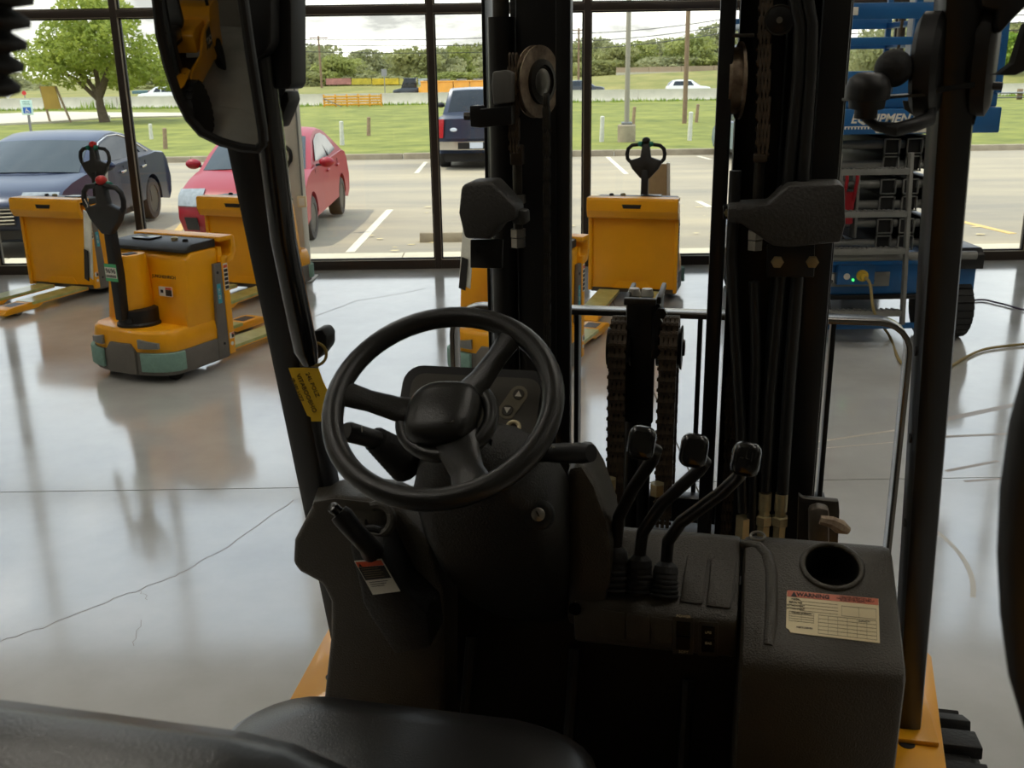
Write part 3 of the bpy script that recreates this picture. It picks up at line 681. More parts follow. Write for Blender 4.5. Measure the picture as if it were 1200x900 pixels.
def poles():
    # grey lamp post with concrete foot
    b = PZ(734, 167, ZG); d = b.y
    t = thing('lamp_post', 'grey steel lamp post on a round concrete foot', 'lamp post', (b.x, d, ZG))
    w = (PY(744.5, 150, d).x - PY(723.5, 150, d).x) / 2; h = PY(734, 146, d).z - ZG
    obj('concrete_foot', MB().lathe([(w, 0), (w, h - .03), (w - .03, h)], n=28), 'curb_concrete', t)
    pr = (PY(737.5, 100, d).x - PY(731.5, 100, d).x) / 2
    obj('shaft', MB().tube([(0, 0, h), (0, 0, 4.5), (0, 0, 9)], [pr, pr * .9, pr * .7], 14), mat('pole_beige', rgb(150, 142, 124), 0.6), t)
    obj('base_plate', MB().bb(-pr * 2, pr * 2, -pr * 2, pr * 2, h, h + .08), 'lift_grey', t, .01)
    hd = obj('lamp_arm', MB().bar((0, 0, 8.9), (1.2, 0, 8.95), .08, .08), 'lift_grey', t)
    obj('lamp_head', MB().bb(1.2, 1.7, -.18, .18, 8.85, 9.0), 'lift_grey', hd, .02)
    # wooden utility pole
    b = PZ(802, 144, ZG); d = b.y; pr = (PY(805, 90, d).x - PY(799.5, 90, d).x) / 2
    t = thing('utility_pole', 'brown wooden utility pole on the lawn near the barrier', 'utility pole', (b.x, d, ZG))
    obj('shaft', MB().tube([(0, 0, -.1), (0, 0, 5), (0, 0, 12)], [pr, pr * .95, pr * .8], 12), 'pole_wood', t)
    c = obj('cross_arm', MB().bb(-1.2, 1.2, -.1, .0, 11.2, 11.35), 'pole_wood', t)
    for x in (-1.0, 0, 1.0): obj('insulator', MB().lathe([(.04, 11.35), (.06, 11.45), (.03, 11.55)], (x, -.05, 0), n=8), 'lift_grey', c)
    U0 = Vector((b.x, d, ZG))
    ends = []
    for x, yb, yt, lab in ((377, 101, 42, 'thin dark power pole with crossarm above the far trees, left of centre'), (678, 86, 33, 'thin dark power pole beside the middle mullion'), (1195, 90, 8, 'thin dark power pole at the right edge of the picture')):
        d = 150 if x < 1000 else 166; a = PY(x, yb, d); b = PY(x, yt, d)
        t = thing('power_pole', lab, 'power pole', (a.x, d, 0), 0, 'distant power poles')
        obj('shaft', MB().tube([(0, 0, -.6), (0, 0, b.z)], [.17, .13], 8), 'pole_wood', t)
        obj('cross_arm', MB().bb(-1.3, 1.3, -.06, .06, b.z - .35, b.z - .2), 'pole_wood', t); ends.append(Vector((a.x, d, b.z)))
    k = 0
    def wire(a, b, sag, lab):
        q = [a.lerp(b, i / 16) - Vector((0, 0, sag * 4 * (i / 16) * (1 - i / 16))) for i in range(17)]
        tag(obj('power_line', MB().tube(q, .05, 5), 'ink'), lab, 'wire', 'power lines')
    for i, (yl, ym, yr) in enumerate(((46, 43, 23), (52, 50, 31), (60, 57, 39))):
        lab = ('upper', 'middle', 'lower')[i] + ' power line crossing the sky '
        wire(PY(-60, yl + 14, 140), PY(340, yl, 140), .3, lab + 'left of the column'); wire(PY(340, yl, 140), PY(678, ym - 4 + i * 2, 150), .4, lab + 'above the pickup')
        wire(PY(678, ym - 4 + i * 2, 150), PY(845, yr, 120), .3, lab + 'behind the lamp post'); wire(PY(845, yr, 120), PY(1300, yr - 10 + i, 110), .3, lab + 'right of the mast')
poles()
def signs():
    mat('sign_mint', rgb(206, 232, 214), 0.5); mat('sign_blue', rgb(30, 96, 176), 0.5); mat('sign_ochre', rgb(176, 142, 62), 0.7, var=0.12, scale=2)
    d = 22.0; a = PY(26, 135, d); b = PY(37, 117, d); w = b.x - a.x; h = b.z - a.z
    t = thing('handicap_sign', 'small white and blue accessible parking sign behind the sedan', 'sign', ((a.x + b.x) / 2, d, lotz(d)))
    z0 = a.z - lotz(d)
    obj('post', MB().bb(-.02, .02, .005, .045, 0, z0 + h), 'lift_grey', t)
    pn = obj('panel', MB().bb(-w / 2, w / 2, -.006, .004, z0, z0 + h), 'sign_mint', t, .003)
    obj('blue_square', MB().bb(-w * .34, w * .34, -.009, -.0062, z0 + h * .12, z0 + h * .52), 'sign_blue', pn)
    ic = MB(); zc = z0 + h * .3
    ic.lathe([(w * .05, -.0125), (w * .05, -.0095)], (-w * .04, 0, zc + h * .12), (0, 1, 0), 10); ic.torus((-w * .02, -.0115, zc - h * .06), (0, 1, 0), w * .13, w * .025, 18, 5, 30, 330)
    ic.bar((-w * .04, -.0115, zc + h * .09), (-w * .02, -.0115, zc - h * .02), w * .06, .002, (0, 1, 0)); ic.bar((-w * .02, -.0115, zc - h * .02), (w * .14, -.0115, zc - h * .03), w * .05, .002, (0, 1, 0)); ic.bar((w * .14, -.0115, zc - h * .03), (w * .2, -.0115, zc - h * .13), w * .05, .002, (0, 1, 0))
    obj('wheelchair_symbol', ic, 'label_white', pn)
    tx = MB(); 
    for k, s in enumerate(('RESERVED', 'PARKING')):
        m_ = text_mesh(s, h * .12); m_.xf(frame((0, -.009, z0 + h * (.88 - .15 * k)), (1, 0, 0), (0, 0, 1))); tx.add(m_.v, m_.f)
    obj('lettering', tx, 'button_green', pn, smooth=False)
    d = PZ(62, 144, ZG).y; a = PY(51, 128, d); b = PY(67, 101, d); sh = PY(70, 128, d).x - PY(67, 101, d).x
    t = thing('roadside_sign', 'blank ochre sign board on two leaning posts beside the big tree', 'sign', (a.x, d, ZG))
    w = PY(63.5, 101, d).x - a.x; z0 = a.z - ZG; h = b.z - a.z
    obj('board', MB().hexa([(.05, 0, z0), (w + .2, 0, z0), (w + .2, .06, z0), (.05, .06, z0), (0, 0, z0 + h), (w, 0, z0 + h), (w, .06, z0 + h), (0, .06, z0 + h)]), 'sign_ochre', t)
    obj('post', MB().bar((.2, .1, 0), (-.05, .1, z0 + h * 1.03), .1, .08), 'weathered_wood', t); obj('post', MB().bar((w + .55, .1, 0), (w + .02, .1, z0 + h), .1, .08), 'weathered_wood', t)
    d = 80; c = PY(8, 108, d)
    t = thing('diamond_sign', 'white diamond road sign near the left edge of the picture', 'sign', (c.x, d, -1.4)); z = c.z + 1.4
    obj('panel', MB().prism([(-.5, 0, z), (0, 0, z - .5), (.5, 0, z), (0, 0, z + .5)], (0, .03, 0)), 'label_white', t); obj('post', MB().bb(-.04, .04, .03, .1, 0, z + .4), 'lift_grey', t)
    c = PY(28, 109, d)
    t = thing('stop_sign', 'tiny red and white road sign above the accessible parking sign', 'sign', (c.x, d, -1.4)); z = c.z + 1.4
    obj('panel', MB().prism([(.17 * math.cos(R(22.5 + 45 * i)), 0, z + .17 * math.sin(R(22.5 + 45 * i))) for i in range(8)], (0, .03, 0)), 'button_red', t); obj('post', MB().bb(-.03, .03, .03, .08, 0, z + .2), 'lift_grey', t)
    d = 140; c = PY(600 - 150, 85, d)
    t = thing('back_of_road_sign', 'grey back of a square road sign before the far trees', 'sign', (c.x, d, -1.3)); z = c.z + 1.3
    obj('panel', MB().bb(-.36, .36, 0, .03, z - .45, z + .45), 'lift_grey', t); obj('post', MB().bb(-.05, .05, .03, .1, 0, z + .4), 'lift_grey', t)
    # freight containers far left
    for k, (x0, x1, col, nm) in enumerate(((155, 173, (92, 120, 124), 'teal grey'), (174, 194, (140, 62, 62), 'dark red'), (196, 215, (160, 70, 70), 'faded red'))):
        d = 150; a = PY(x0, 112, d); b = PY(x1, 106, d)
        t = thing('freight_container', nm + ' freight container far beyond the highway', 'container', (a.x, d, -.9), 0, 'freight containers')
        obj('body', MB().bb(0, b.x - a.x, 0, 2.4, a.z + .7, b.z + .9), mat('cont_%d' % k, rgb(*col), 0.7, var=.1), t, .02)
        for i in range(6): obj('rib', MB().bb((b.x - a.x) * (i + .4) / 6, (b.x - a.x) * (i + .6) / 6, -.05, 0, a.z + .8, b.z + .8), 'cont_%d' % k, t)
        obj('trailer_bed', MB().bb(0, b.x - a.x, .1, 2.3, -.2, a.z + .7), 'dark_steel', t)
    # guard rail far right
    d = PZ(1180, 117, ZG).y
    t = thing('guard_rail', 'galvanised guard rail with posts at the right edge of the lawn', 'guard rail', (PY(1160, 110, d).x, d, ZG))
    z1 = PY(1180, 106, d).z - ZG
    obj('rail', MB().tube([(-8, 0, z1 - .15), (30, 0, z1 - .15)], .14, 8, flat=.4), 'lift_grey', t); obj('rail', MB().tube([(-8, 0, z1 - .42), (30, 0, z1 - .42)], .10, 8, flat=.4), 'lift_grey', t)
    for k in range(9): obj('post', MB().bb(k * 4 - 6.2, k * 4 - 5.9, .1, .25, 0, z1 + .08), 'weathered_wood', t)
    # ramp wall on the far bank, right
    d = 163; a = PY(722, 88, d); t = thing('ramp_wall', 'long low brown concrete wall along the far ramp', 'wall', (a.x, d, .2))
    for k in range(14): obj('wall_panel', MB().bb(k * 5 + .03, k * 5 + 4.97, 0, .4, 0, 1.35 + .03 * k), mat('ramp_concrete', rgb(160, 140, 114), 0.85, var=.08, scale=.6), t)
    obj('kerb', MB().bb(0, 70, -.6, -.02, -.4, .62), 'road_concrete', t)
signs()

# ================================================================== trees
mat('bark', rgb(92, 78, 62), 0.9, var=0.25, scale=6, bump=0.5, bscale=12)
def leafmat(name, c1, c2, tr=0.35):
    m = mat(name, rgb(*c1), 0.75, col2=rgb(*c2), scale=1.6)
    t = m.node_tree; b = t.nodes['Principled BSDF']; o = t.nodes['Material Output']
    mx = t.nodes.new('ShaderNodeMixShader'); tl = t.nodes.new('ShaderNodeBsdfTranslucent'); mx.inputs['Fac'].default_value = tr
    l = b.inputs['Base Color'].links[0].from_socket
    t.links.new(l, tl.inputs['Color']); t.links.new(b.outputs[0], mx.inputs[1]); t.links.new(tl.outputs[0], mx.inputs[2]); t.links.new(mx.outputs[0], o.inputs['Surface'])
leafmat('leaf_bright', (128, 146, 56), (182, 188, 92), .5); leafmat('leaf_mid', (132, 136, 80), (180, 178, 118), .45); leafmat('leaf_grey', (138, 140, 96), (184, 182, 134), .45); leafmat('leaf_far', (134, 142, 72), (180, 182, 108), .45); leafmat('leaf_lime', (110, 142, 40), (160, 176, 70))  # mid, grey and far leaf colours lightened to hold the backlit haze
def leaf_cloud(blobs, n, size, seed):
    rr = random.Random(seed); vs_, fs = [], []
    wsum = [b[3] * b[4] * b[5] for b in blobs]; tot = sum(wsum)
    for b, w in zip(blobs, wsum):
        for k in range(int(n * w / tot)):
            while True:
                q = Vector((rr.uniform(-1, 1), rr.uniform(-1, 1), rr.uniform(-1, 1)))
                if .25 < q.length < 1: break
            q = q * (q.length ** -.35)
            c = Vector((b[0] + q.x * b[3], b[1] + q.y * b[4], b[2] + q.z * b[5]))
            a = Vector((rr.gauss(0, 1), rr.gauss(0, 1), rr.gauss(0, .7))).normalized(); d = a.cross(Vector((rr.gauss(0, 1), rr.gauss(0, 1), rr.gauss(0, 1)))).normalized()
            s = size * rr.uniform(.6, 1.3); i = len(vs_)
            vs_ += [c - a * s, c + d * s * .55, c + a * s, c - d * s * .55]; fs.append((i, i + 1, i + 2, i + 3))
    return MB().add(vs_, fs)
def trunk(mb, base, top, r0, branches, seed):
    rr = random.Random(seed); mid = base.lerp(top, .5) + Vector((rr.uniform(-.1, .1), 0, 0))
    mb.tube([base, mid, top], [r0, r0 * .7, r0 * .35], 8)
    for b in branches:
        s = base.lerp(top, rr.uniform(.35, .75)); b = Vector(b); mb.tube([s, s.lerp(b, .5) + Vector((0, 0, .1 * (b - s).length)), b], [r0 * .45, r0 * .3, r0 * .1], 6)
    return mb
# the big tree at the left
def big_tree():
    b = PZ(122, 143, ZG); d = b.y; s = d / FPX
    t = thing('shade_tree', 'big leafy green tree standing alone on the lawn at left', 'tree', (b.x, d, ZG))
    P_ = lambda x, y: Vector((PY(x, y, d).x - b.x, 0, PY(x, y, d).z - ZG))
    blobs = []; rr = random.Random(3)
    for x, y, r_ in ((110, 20, 34), (70, 42, 26), (50, 65, 24), (45, 82, 22), (90, 62, 32), (120, 55, 34), (150, 45, 30), (172, 60, 28), (185, 75, 26), (160, 85, 24), (125, 88, 26), (85, 88, 22), (108, 0, 24), (140, 20, 24), (195, 90, 22), (75, 72, 22)):
        p = P_(x, y); q = r_ * s; blobs.append((p.x, rr.uniform(-2, 2), p.z, q, q * 1.1, q * .72))
    tp = P_(115, 60)
    obj('trunk', trunk(MB(), Vector((P_(123, 143).x, 0, -.1)), P_(114, 98), .30, [P_(85, 80), P_(70, 60), P_(105, 40), P_(60, 78), P_(100, 20)], 1).tube([P_(116, 112), P_(121, 100), P_(128, 80), P_(140, 50)], [.24, .2, .14, .06], 8).tube([P_(126, 85), P_(155, 70), P_(175, 66)], [.12, .09, .04], 6), 'bark', t)
    lf = obj('foliage', leaf_cloud(blobs, 12500, .125, 5), 'leaf_bright', t, smooth=False); lf['kind'] = 'stuff'
big_tree()
PROTO = {}
def tree(px, pyb, pyt, d, wpx, leaf, lab, name='far_tree', kind=0, group='trees beyond the highway'):
    b = PY(px, pyb, d); h = PY(px, pyt, d).z - b.z; w = wpx * d / FPX / 2
    t = thing(name, lab, 'tree', (b.x, d, b.z), random.uniform(0, 6.28), group)
    key = (kind, leaf)
    if key not in PROTO:
        rr = random.Random(kind * 7 + 1); bl = []
        for k in range(11):
            a = rr.uniform(0, 6.28); q = rr.uniform(.15, .7); z = rr.uniform(.34, .84); r_ = rr.uniform(.22, .36)
            bl.append((math.cos(a) * q, math.sin(a) * q, z, r_ * 1.2, r_ * 1.2, r_ * .55))
        bl += [(0, 0, .82, .4, .4, .18), (0, 0, .5, .6, .6, .3), (0, 0, .3, .75, .75, .26)]
        PROTO[key] = (leaf_cloud(bl, 3600 if kind < 4 else 9000, .062 if kind < 4 else .03, kind + 11), trunk(MB(), Vector((0, 0, -.05)), Vector((.05, 0, .6)), .05, [(.5, 0, .6), (-.5, .1, .6), (.1, .5, .7)], kind), [None, None])
    lfm, tkm, meshes = PROTO[key]
    for i, (nm, mb, m) in enumerate((('foliage', lfm, leaf), ('trunk', tkm, 'bark'))):
        if meshes[i] is None: o = obj(nm, mb, m, t, smooth=(i == 1)); meshes[i] = o.data
        else: o = bpy.data.objects.new(nm, meshes[i]); COL.objects.link(o); o.parent = t
        o.scale = (w, w, h)
        if i == 0: o['kind'] = 'stuff'
def far_trees():
    L_ = ['leaf_mid', 'leaf_grey', 'leaf_far']
    items = []
    desc = [('rounded', 'olive green'), ('tall', 'grey green'), ('broad', 'dark olive'), ('bushy', 'yellowish green'), ('spreading', 'dull green'), ('narrow', 'pale green')]
    spots = [(-20, 118, 88, 70), (15, 118, 84, 60), (45, 118, 92, 60), (150, 112, 72, 70), (195, 110, 78, 60), (230, 106, 70, 60), (345, 103, 60, 44), (366, 102, 51, 62), (395, 102, 64, 50), (412, 100, 72, 50), (433, 100, 57, 62), (462, 100, 62, 48),
             (488, 100, 55, 56), (512, 100, 55, 50), (535, 99, 53, 56), (562, 99, 50, 54), (590, 99, 56, 60), (640, 98, 55, 60), (676, 88, 50, 40), (700, 88, 44, 46), (722, 86, 52, 40), (745, 86, 48, 46), (762, 84, 46, 40), (785, 84, 44, 50), (808, 82, 40, 56), (836, 82, 28, 56), (860, 82, 34, 60), (900, 82, 34, 60), (950, 84, 40, 60), (1003, 84, 50, 44), (1040, 84, 42, 60), (1168, 60, 30, 44), (1190, 62, 26, 50), (1225, 62, 24, 60)]
    where = ['', ]
    for i, (x, yb, yt, w) in enumerate(spots):
        ds = desc[i % 6]
        if x < 60: ref = 'behind the sedan at the left edge'
        elif x < 330: ref = 'behind the big mirror'
        elif x < 505: ref = 'in the middle window bay'
        elif x < 680: ref = 'around the left mast rails'
        elif x < 850: ref = 'between the mast rails'
        elif x < 1060: ref = 'near the blue lift'
        else: ref = 'at the right edge'
        near = [q[0] for q in spots]; order = sorted(z for z in near if (z < 60) == (x < 60) and (60 <= z < 330) == (60 <= x < 330) and (330 <= z < 505) == (330 <= x < 505) and (505 <= z < 680) == (505 <= x < 680) and (680 <= z < 850) == (680 <= x < 850) and (850 <= z < 1060) == (850 <= x < 1060) and (z >= 1060) == (x >= 1060)).index(x)
        tree(x, yb + 5, yt, 172 + (i % 4) * 13, w * 1.5, L_[i % 3 if x < 680 else (2 - i % 3)], '%s %s far tree, %s from left, %s' % (ds[0], ds[1], ('first', 'second', 'third', 'fourth', 'fifth', 'sixth', 'seventh', 'eighth', 'ninth')[order], ref), kind=i % 4)
    # lower brush at the tree feet
    for i, (x, yb, yt, w) in enumerate(((360, 104, 84, 60), (450, 103, 86, 80), (530, 103, 84, 80), (700, 90, 70, 60), (780, 88, 66, 70), (840, 86, 64, 60), (170, 113, 98, 90), (20, 121, 104, 90), (240, 110, 96, 70))):
        tree(x, yb + 3, yt, 170, w * 1.2, L_[i % 3], 'low dark thicket at the foot of the far trees, ' + ('below the left power pole', 'left of the road sign back', 'above the orange bins', 'beside the middle mullion', 'left of the wooden pole', 'right of the wooden pole', 'left of the big mirror', 'at the left edge', 'behind the big mirror')[i], 'thicket', 3, 'thickets at the tree feet')
    tree(1030, 131, 8, 60, 150, 'leaf_grey', 'pale oak with bare leaning limbs seen through the lift railing', 'oak_tree', 4, 'nearer trees at right')
    tree(1005, 88, 52, 150, 40, 'leaf_lime', 'bright green bush seen through the lift railing', 'bush', 3, 'bushes at right')
    tree(1180, 82, 38, 150, 70, 'leaf_lime', 'bright lime green bush at the right edge of the picture', 'bush', 3, 'bushes at right')
far_trees()
# tall grass along the barrier
tg = MB(); rr = random.Random(9)
for k in range(2600):
    x = rr.uniform(-38, 40); y = 72.4 - abs(rr.gauss(0, .35)); h = rr.uniform(.12, .5) * (1.5 if noise.noise((x * .2, 0, 3)) > .15 else .6); a = rr.uniform(0, 3.1); w = .05
    tg.add([(x - w * math.cos(a), y - w * math.sin(a), ZG), (x + w * math.cos(a), y + w * math.sin(a), ZG), (x + rr.uniform(-.1, .1), y, ZG + h)], [(0, 1, 2)])
tag(obj('tall_grass', tg, 'leaf_lime', smooth=False), 'tall unmown grass along the foot of the concrete barrier', 'grass', kind='stuff')
# ================================================================== pallet trucks
def pallet_truck():
    """x: forks forward, origin on the floor under the fork-side plate; tiller end at -x"""
    t = thing('pallet_truck', 'x', 'pallet truck', (0, 0, 0), 0, 'yellow electric pallet trucks')
    Y = 'jack_yellow'
    # bodywork -------------------------------------------------
    ch = MB()
    ch.prism([(-.40, -.345, .30), (-.055, -.345, .30), (-.055, -.345, .80), (-.30, -.345, .80), (-.335, -.345, .76)], (0, .69, 0))
    body = obj('body_shell', ch, Y, t, .018)
    d = MB(); pl = []
    for a in range(-90, 91, 15): pl.append((-.40 - .235 * math.cos(R(a)) ** .55 if abs(a) < 89 else -.40, .36 * math.sin(R(a))))
    d.loft([[(x, y, .20) for x, y in pl + [(-.05, .36), (-.05, -.36)]], [(x, y, .27) for x, y in pl + [(-.05, .36), (-.05, -.36)]], [(x * .985 if x < -.1 else x, y * .97, .325) for x, y in pl + [(-.05, .36), (-.05, -.36)]], [((x + .40) * .86 - .40 if x < -.1 else x, y * .93, .345) for x, y in pl + [(-.05, .36), (-.05, -.36)]]])
    hood = obj('drive_hood', d, Y, t, .006)
    b = MB(); q = [(-.40 - (p[0] + .40) * -1.02, p[1] * 1.02) for p in pl]
    b.loft([[(x, y, z) for x, y in q + [(-.05, .367), (-.05, -.367)]] for z in (.055, .09, .21)])
    skirt = obj('skirt', b, 'jack_grey', t, .012)
    # front grey plate rising into the hood, lamps, foam pads
    obj('front_plate', MB().prism([(-.648, -.12, .06), (-.648, .12, .06), (-.648, .12, .215), (-.648, .085, .26), (-.648, -.085, .26), (-.648, -.12, .215)], (.03, 0, 0)), 'jack_grey', t, .006)
    for s in (-1, 1):
        pts = [(-.632, s * .15), (-.622, s * .21), (-.592, s * .28)]
        m = MB(); m.loft([[(x - .012, y, .235 + .0 * i), (x + .01, y, .235), (x + .01, y, .295 - .012 * i), (x - .012, y, .295 - .012 * i)] for i, (x, y) in enumerate(pts)])
        obj('lamp', m, 'lift_grey', hood, .003)
        arc = [(-.40 - .262 * math.cos(R(a)) ** .55, .388 * math.sin(R(a))) for a in (25, 40, 55, 66, 76, 84)]
        m = MB(); m.loft([[(x, s * y, .085), (x + .02, s * y * .94, .085), (x + .02, s * y * .94, .205), (x, s * y, .205)] for x, y in arc])
        obj('foam_pad', m, 'foam_teal', t, .006)
        obj('side_rail', MB().prism([(-.16, s * .345, .07), (-.055, s * .345, .07), (-.055, s * .345, .70), (-.12, s * .345, .70)], (0, s * .026, 0)), 'jack_grey', t, .004)
        obj('side_panel', MB().prism([(-.054, s * .345, .075), (.0, s * .345, .075), (.0, s * .345, .74), (-.054, s * .345, .74)], (0, s * .03, 0)), Y, t, .004)
        obj('caster', MB().lathe([(.02, -.022), (.06, -.022), (.066, -.012), (.066, .012), (.06, .022), (.02, .022)], (-.46, s * .27, .066), (0, 1, 0), 18), 'rubber', t)
    obj('drive_wheel', MB().lathe([(.03, -.04), (.11, -.04), (.115, 0), (.11, .04), (.03, .04)], (-.40, 0, .115), (0, 1, 0), 20), 'rubber', t)
    # battery cover plate and load plate
    obj('load_plate', MB().bb(-.054, -.018, -.352, .352, .10, .80), Y, t, .006)
    ap = MB(); ap.prism([(-.054, -.375, .865), (.075, -.375, .865), (.09, -.375, .85), (.092, -.375, .76), (.06, -.375, .70), (-.02, -.375, .685), (-.02, -.375, .72), (.04, -.375, .745), (.055, -.375, .79), (.055, -.375, .835), (-.054, -.375, .835)], (0, .75, 0))
    apo = obj('plate_apron', ap, Y, t, .004)
    obj('hand_slot', MB().prism([(.0915, -.08, .815), (.0915, .08, .815), (.0915, .07, .783), (.0915, -.07, .783)], (.004, 0, 0)), 'gasket', apo)
    obj('lower_lip', MB().prism([(-.018, -.16, .10), (-.018, .16, .10), (-.018, .12, .16), (-.018, -.12, .16)], (.006, 0, 0)), Y, t)
    tp = obj('top_cover', MB().prism([(-.34, -.335, .80), (-.05, -.335, .80), (-.05, -.335, .855), (-.27, -.335, .85), (-.34, -.335, .82)], (0, .67, 0)), 'black_plastic', t, .012)
    obj('display', MB().box((-.19, .12, .858), (.11, .16, .012)), 'gloss_black', tp, .003)
    obj('key_switch', MB().lathe([(.022, .85), (.022, .868), (.014, .874)], (-.19, -.12, 0), n=14), 'brass', tp)
    obj('emergency_lamp', MB().lathe([(.02, .85), (.018, .866), (.01, .87)], (-.2, -.22, 0), n=12), 'soft_black', tp)
    # mast cover, tiller turret
    tc = MB(); tc.loft([[(-.455 + .12 * c * k, .085 * s_ * k, z) for c, s_ in [(math.cos(R(a)), math.sin(R(a))) for a in range(0, 360, 24)]] for z, k in ((.44, 1), (.60, .95), (.77, .86), (.80, .8))])
    tco = obj('motor_cover', tc, Y, t, .004)
    obj('cover_slot', MB().box((-.47, 0, .802), (.08, .06, .006)), 'gasket', tco)
    obj('turret', MB().lathe([(.14, .335), (.14, .36), (.128, .37), (.126, .45), (.10, .46)], (-.455, 0, 0), n=26), 'soft_black', t)
    tl = MB(); a0 = Vector((-.58, 0, .40)); a1 = Vector((-.60, 0, 1.03))
    tl.loft([[p + Vector((0, sx * .030, 0)) + Vector((sz, 0, .0)) * w for sx, sz in ((-1, -1), (1, -1), (1, 1), (-1, 1))] for p, w in ((a0, .045), (a0.lerp(a1, .35), .04), (a0.lerp(a1, .75), .034), (a1, .03))])
    til = obj('tiller_arm', tl, 'soft_black', t, .01)
    obj('hinge', MB().tube([(-.54, -.06, .395), (-.54, .06, .395)], .035, 12), 'soft_black', til)
    fr = frame(a1 + Vector((-.015, 0, .05)), (0, 1, 0), (a1 - a0).normalized())
    hd = MB(); hd.prism([(x, y, -.028) for x, y in ((-.035, -.13), (.035, -.13), (.115, -.045), (.15, .025), (.11, .035), (.045, .055), (.03, .17), (-.03, .17), (-.045, .055), (-.11, .035), (-.15, .025), (-.115, -.045))], (0, 0, .056)); hd.xf(fr)
    hdo = obj('tiller_head', hd, 'black_plastic', t, .010)
    for s in (-1, 1):
        lp_ = [(s * .135, .015, 0), (s * .158, .04, 0), (s * .164, .08, 0), (s * .155, .125, 0), (s * .12, .155, 0), (s * .03, .165, 0)]
        obj('grip_loop', MB().tube([fr @ Vector(p) for p in lp_], .017, 10), 'soft_black', hdo)
        obj('thumb_switch', MB().tube([fr @ Vector((s * .03, .165, .02)), fr @ Vector((s * .062, .168, .012))], [.026, .020], 10), 'button_green', hdo)
    obj('reverse_button', MB().ball(fr @ Vector((0, .195, .005)), .036, 14, 8, (1, 1, .85)), 'button_red', hdo)
    # forks
    for s in (-1, 1):
        y0, y1 = s * .19 - .085, s * .19 + .085
        f = MB(); f.prism([(-.018, y0, .085), (.84, y0, .085), (.91, y0, .075), (.95, y0, .045), (.93, y0, .03), (.58, y0, .03), (.52, y0, .055), (-.018, y0, .055)], (0, .17, 0))
        fo = obj('fork', f, Y, t, .006)
        film = MB()
        film.bb(.0, .64, y0 - .002, y1 + .002, .0855, .088)
        film.bb(.0, .64, y0 - .002, y0 - .0006, .066, .0855); film.bb(.0, .64, y1 + .0006, y1 + .002, .066, .0855)
        obj('protective_film', film, 'film_green', fo)
        obj('roller_slot', MB().bb(.69, .83, y0 + .035, y1 - .035, .0852, .0862), 'dark_steel', fo)
        obj('load_roller', MB().lathe([(.01, -.055), (.034, -.055), (.036, 0), (.034, .055), (.01, .055)], (.76, s * .19, .036), (0, 1, 0), 14), 'lift_grey', fo)
    # stickers
    def stk(parent, name, m, o, x, y, w, h, parts=()):
        f_ = frame(o, x, y); p = obj(name, MB().prism([(a, b, 0) for a, b in rrect(w, h, min(w, h) * .08, 2)], (0, 0, .001)).xf(f_), m, parent, smooth=False)
        for (cx, cy, ww, hh, mm) in parts:
            obj('print', MB().bb(cx - ww / 2, cx + ww / 2, cy - hh / 2, cy + hh / 2, .001, .0016).xf(f_), mm, p, smooth=False)
        return p
    ff = (-.339, -.165, .58)
    stk(body, 'warning_sticker', 'label_white', (-.4005, -.20, .56), (0, -1, 0), (0, 0, 1), .115, .062, ((.026, -.008, .052, .04, 'dark_steel'), (.026, .02, .052, .014, 'label_orange'), (-.03, 0, .022, .02, 'ink')))
    lt = text_mesh('JUNGHEINRICH', .028, .0006, bold=.0006).xf(frame((-.401, -.20, .655), (0, -1, 0), (0, 0, 1)))
    obj('lettering', lt, 'ink', body, smooth=False)
    for s in (-1, 1):
        stk(t, 'side_sticker', 'label_white', (-.027, s * .3755, .60), (-s, 0, 0), (0, 0, 1), .040, .18, tuple((0, .07 - .028 * k, .034, .02, ('label_orange', 'ink')[k > 0]) for k in range(6)))
        stk(t, 'side_sticker', 'label_white', (-.027, s * .3755, .20), (-s, 0, 0), (0, 0, 1), .042, .040, ((.008, -.004, .022, .024, 'dark_steel'), (.008, .013, .022, .008, 'label_orange')))
        ly = MB().lathe([(.013, 0), (.013, .002)], (-.03, s * .375, .145), (0, s, 0), 14); obj('round_decal', ly, 'label_white', t)
        st = stk(t, 'blue_sticker', 'label_blue', (-.10, s * .3715, .50), (0, 0, 1), (s, 0, 0), .13, .036)
        obj('lettering', text_mesh('EJE 120', .024, .0004).xf(frame((-.10, s * .3728, .50), (0, 0, 1), (s, 0, 0))), 'label_white', st, smooth=False)
        for z in (.64, .16): obj('bolt', MB().lathe([(.009, 0), (.009, .004)], (-.10, s * .371, z), (0, s, 0), 10), 'gasket', t)
    return t
JP = pallet_truck()
def put_jack(x, y, heading, label, first=[True]):
    if first[0]: t = JP; first[0] = False
    else: t = copy_tree(JP)
    t.location = (x, y, 0); t.rotation_euler = (0, 0, math.pi / 2 - R(heading)); t['label'] = label
    return t
def front_at(p, heading, back=.62):
    a = R(heading); return p.x + math.sin(a) * back, p.y + math.cos(a) * back
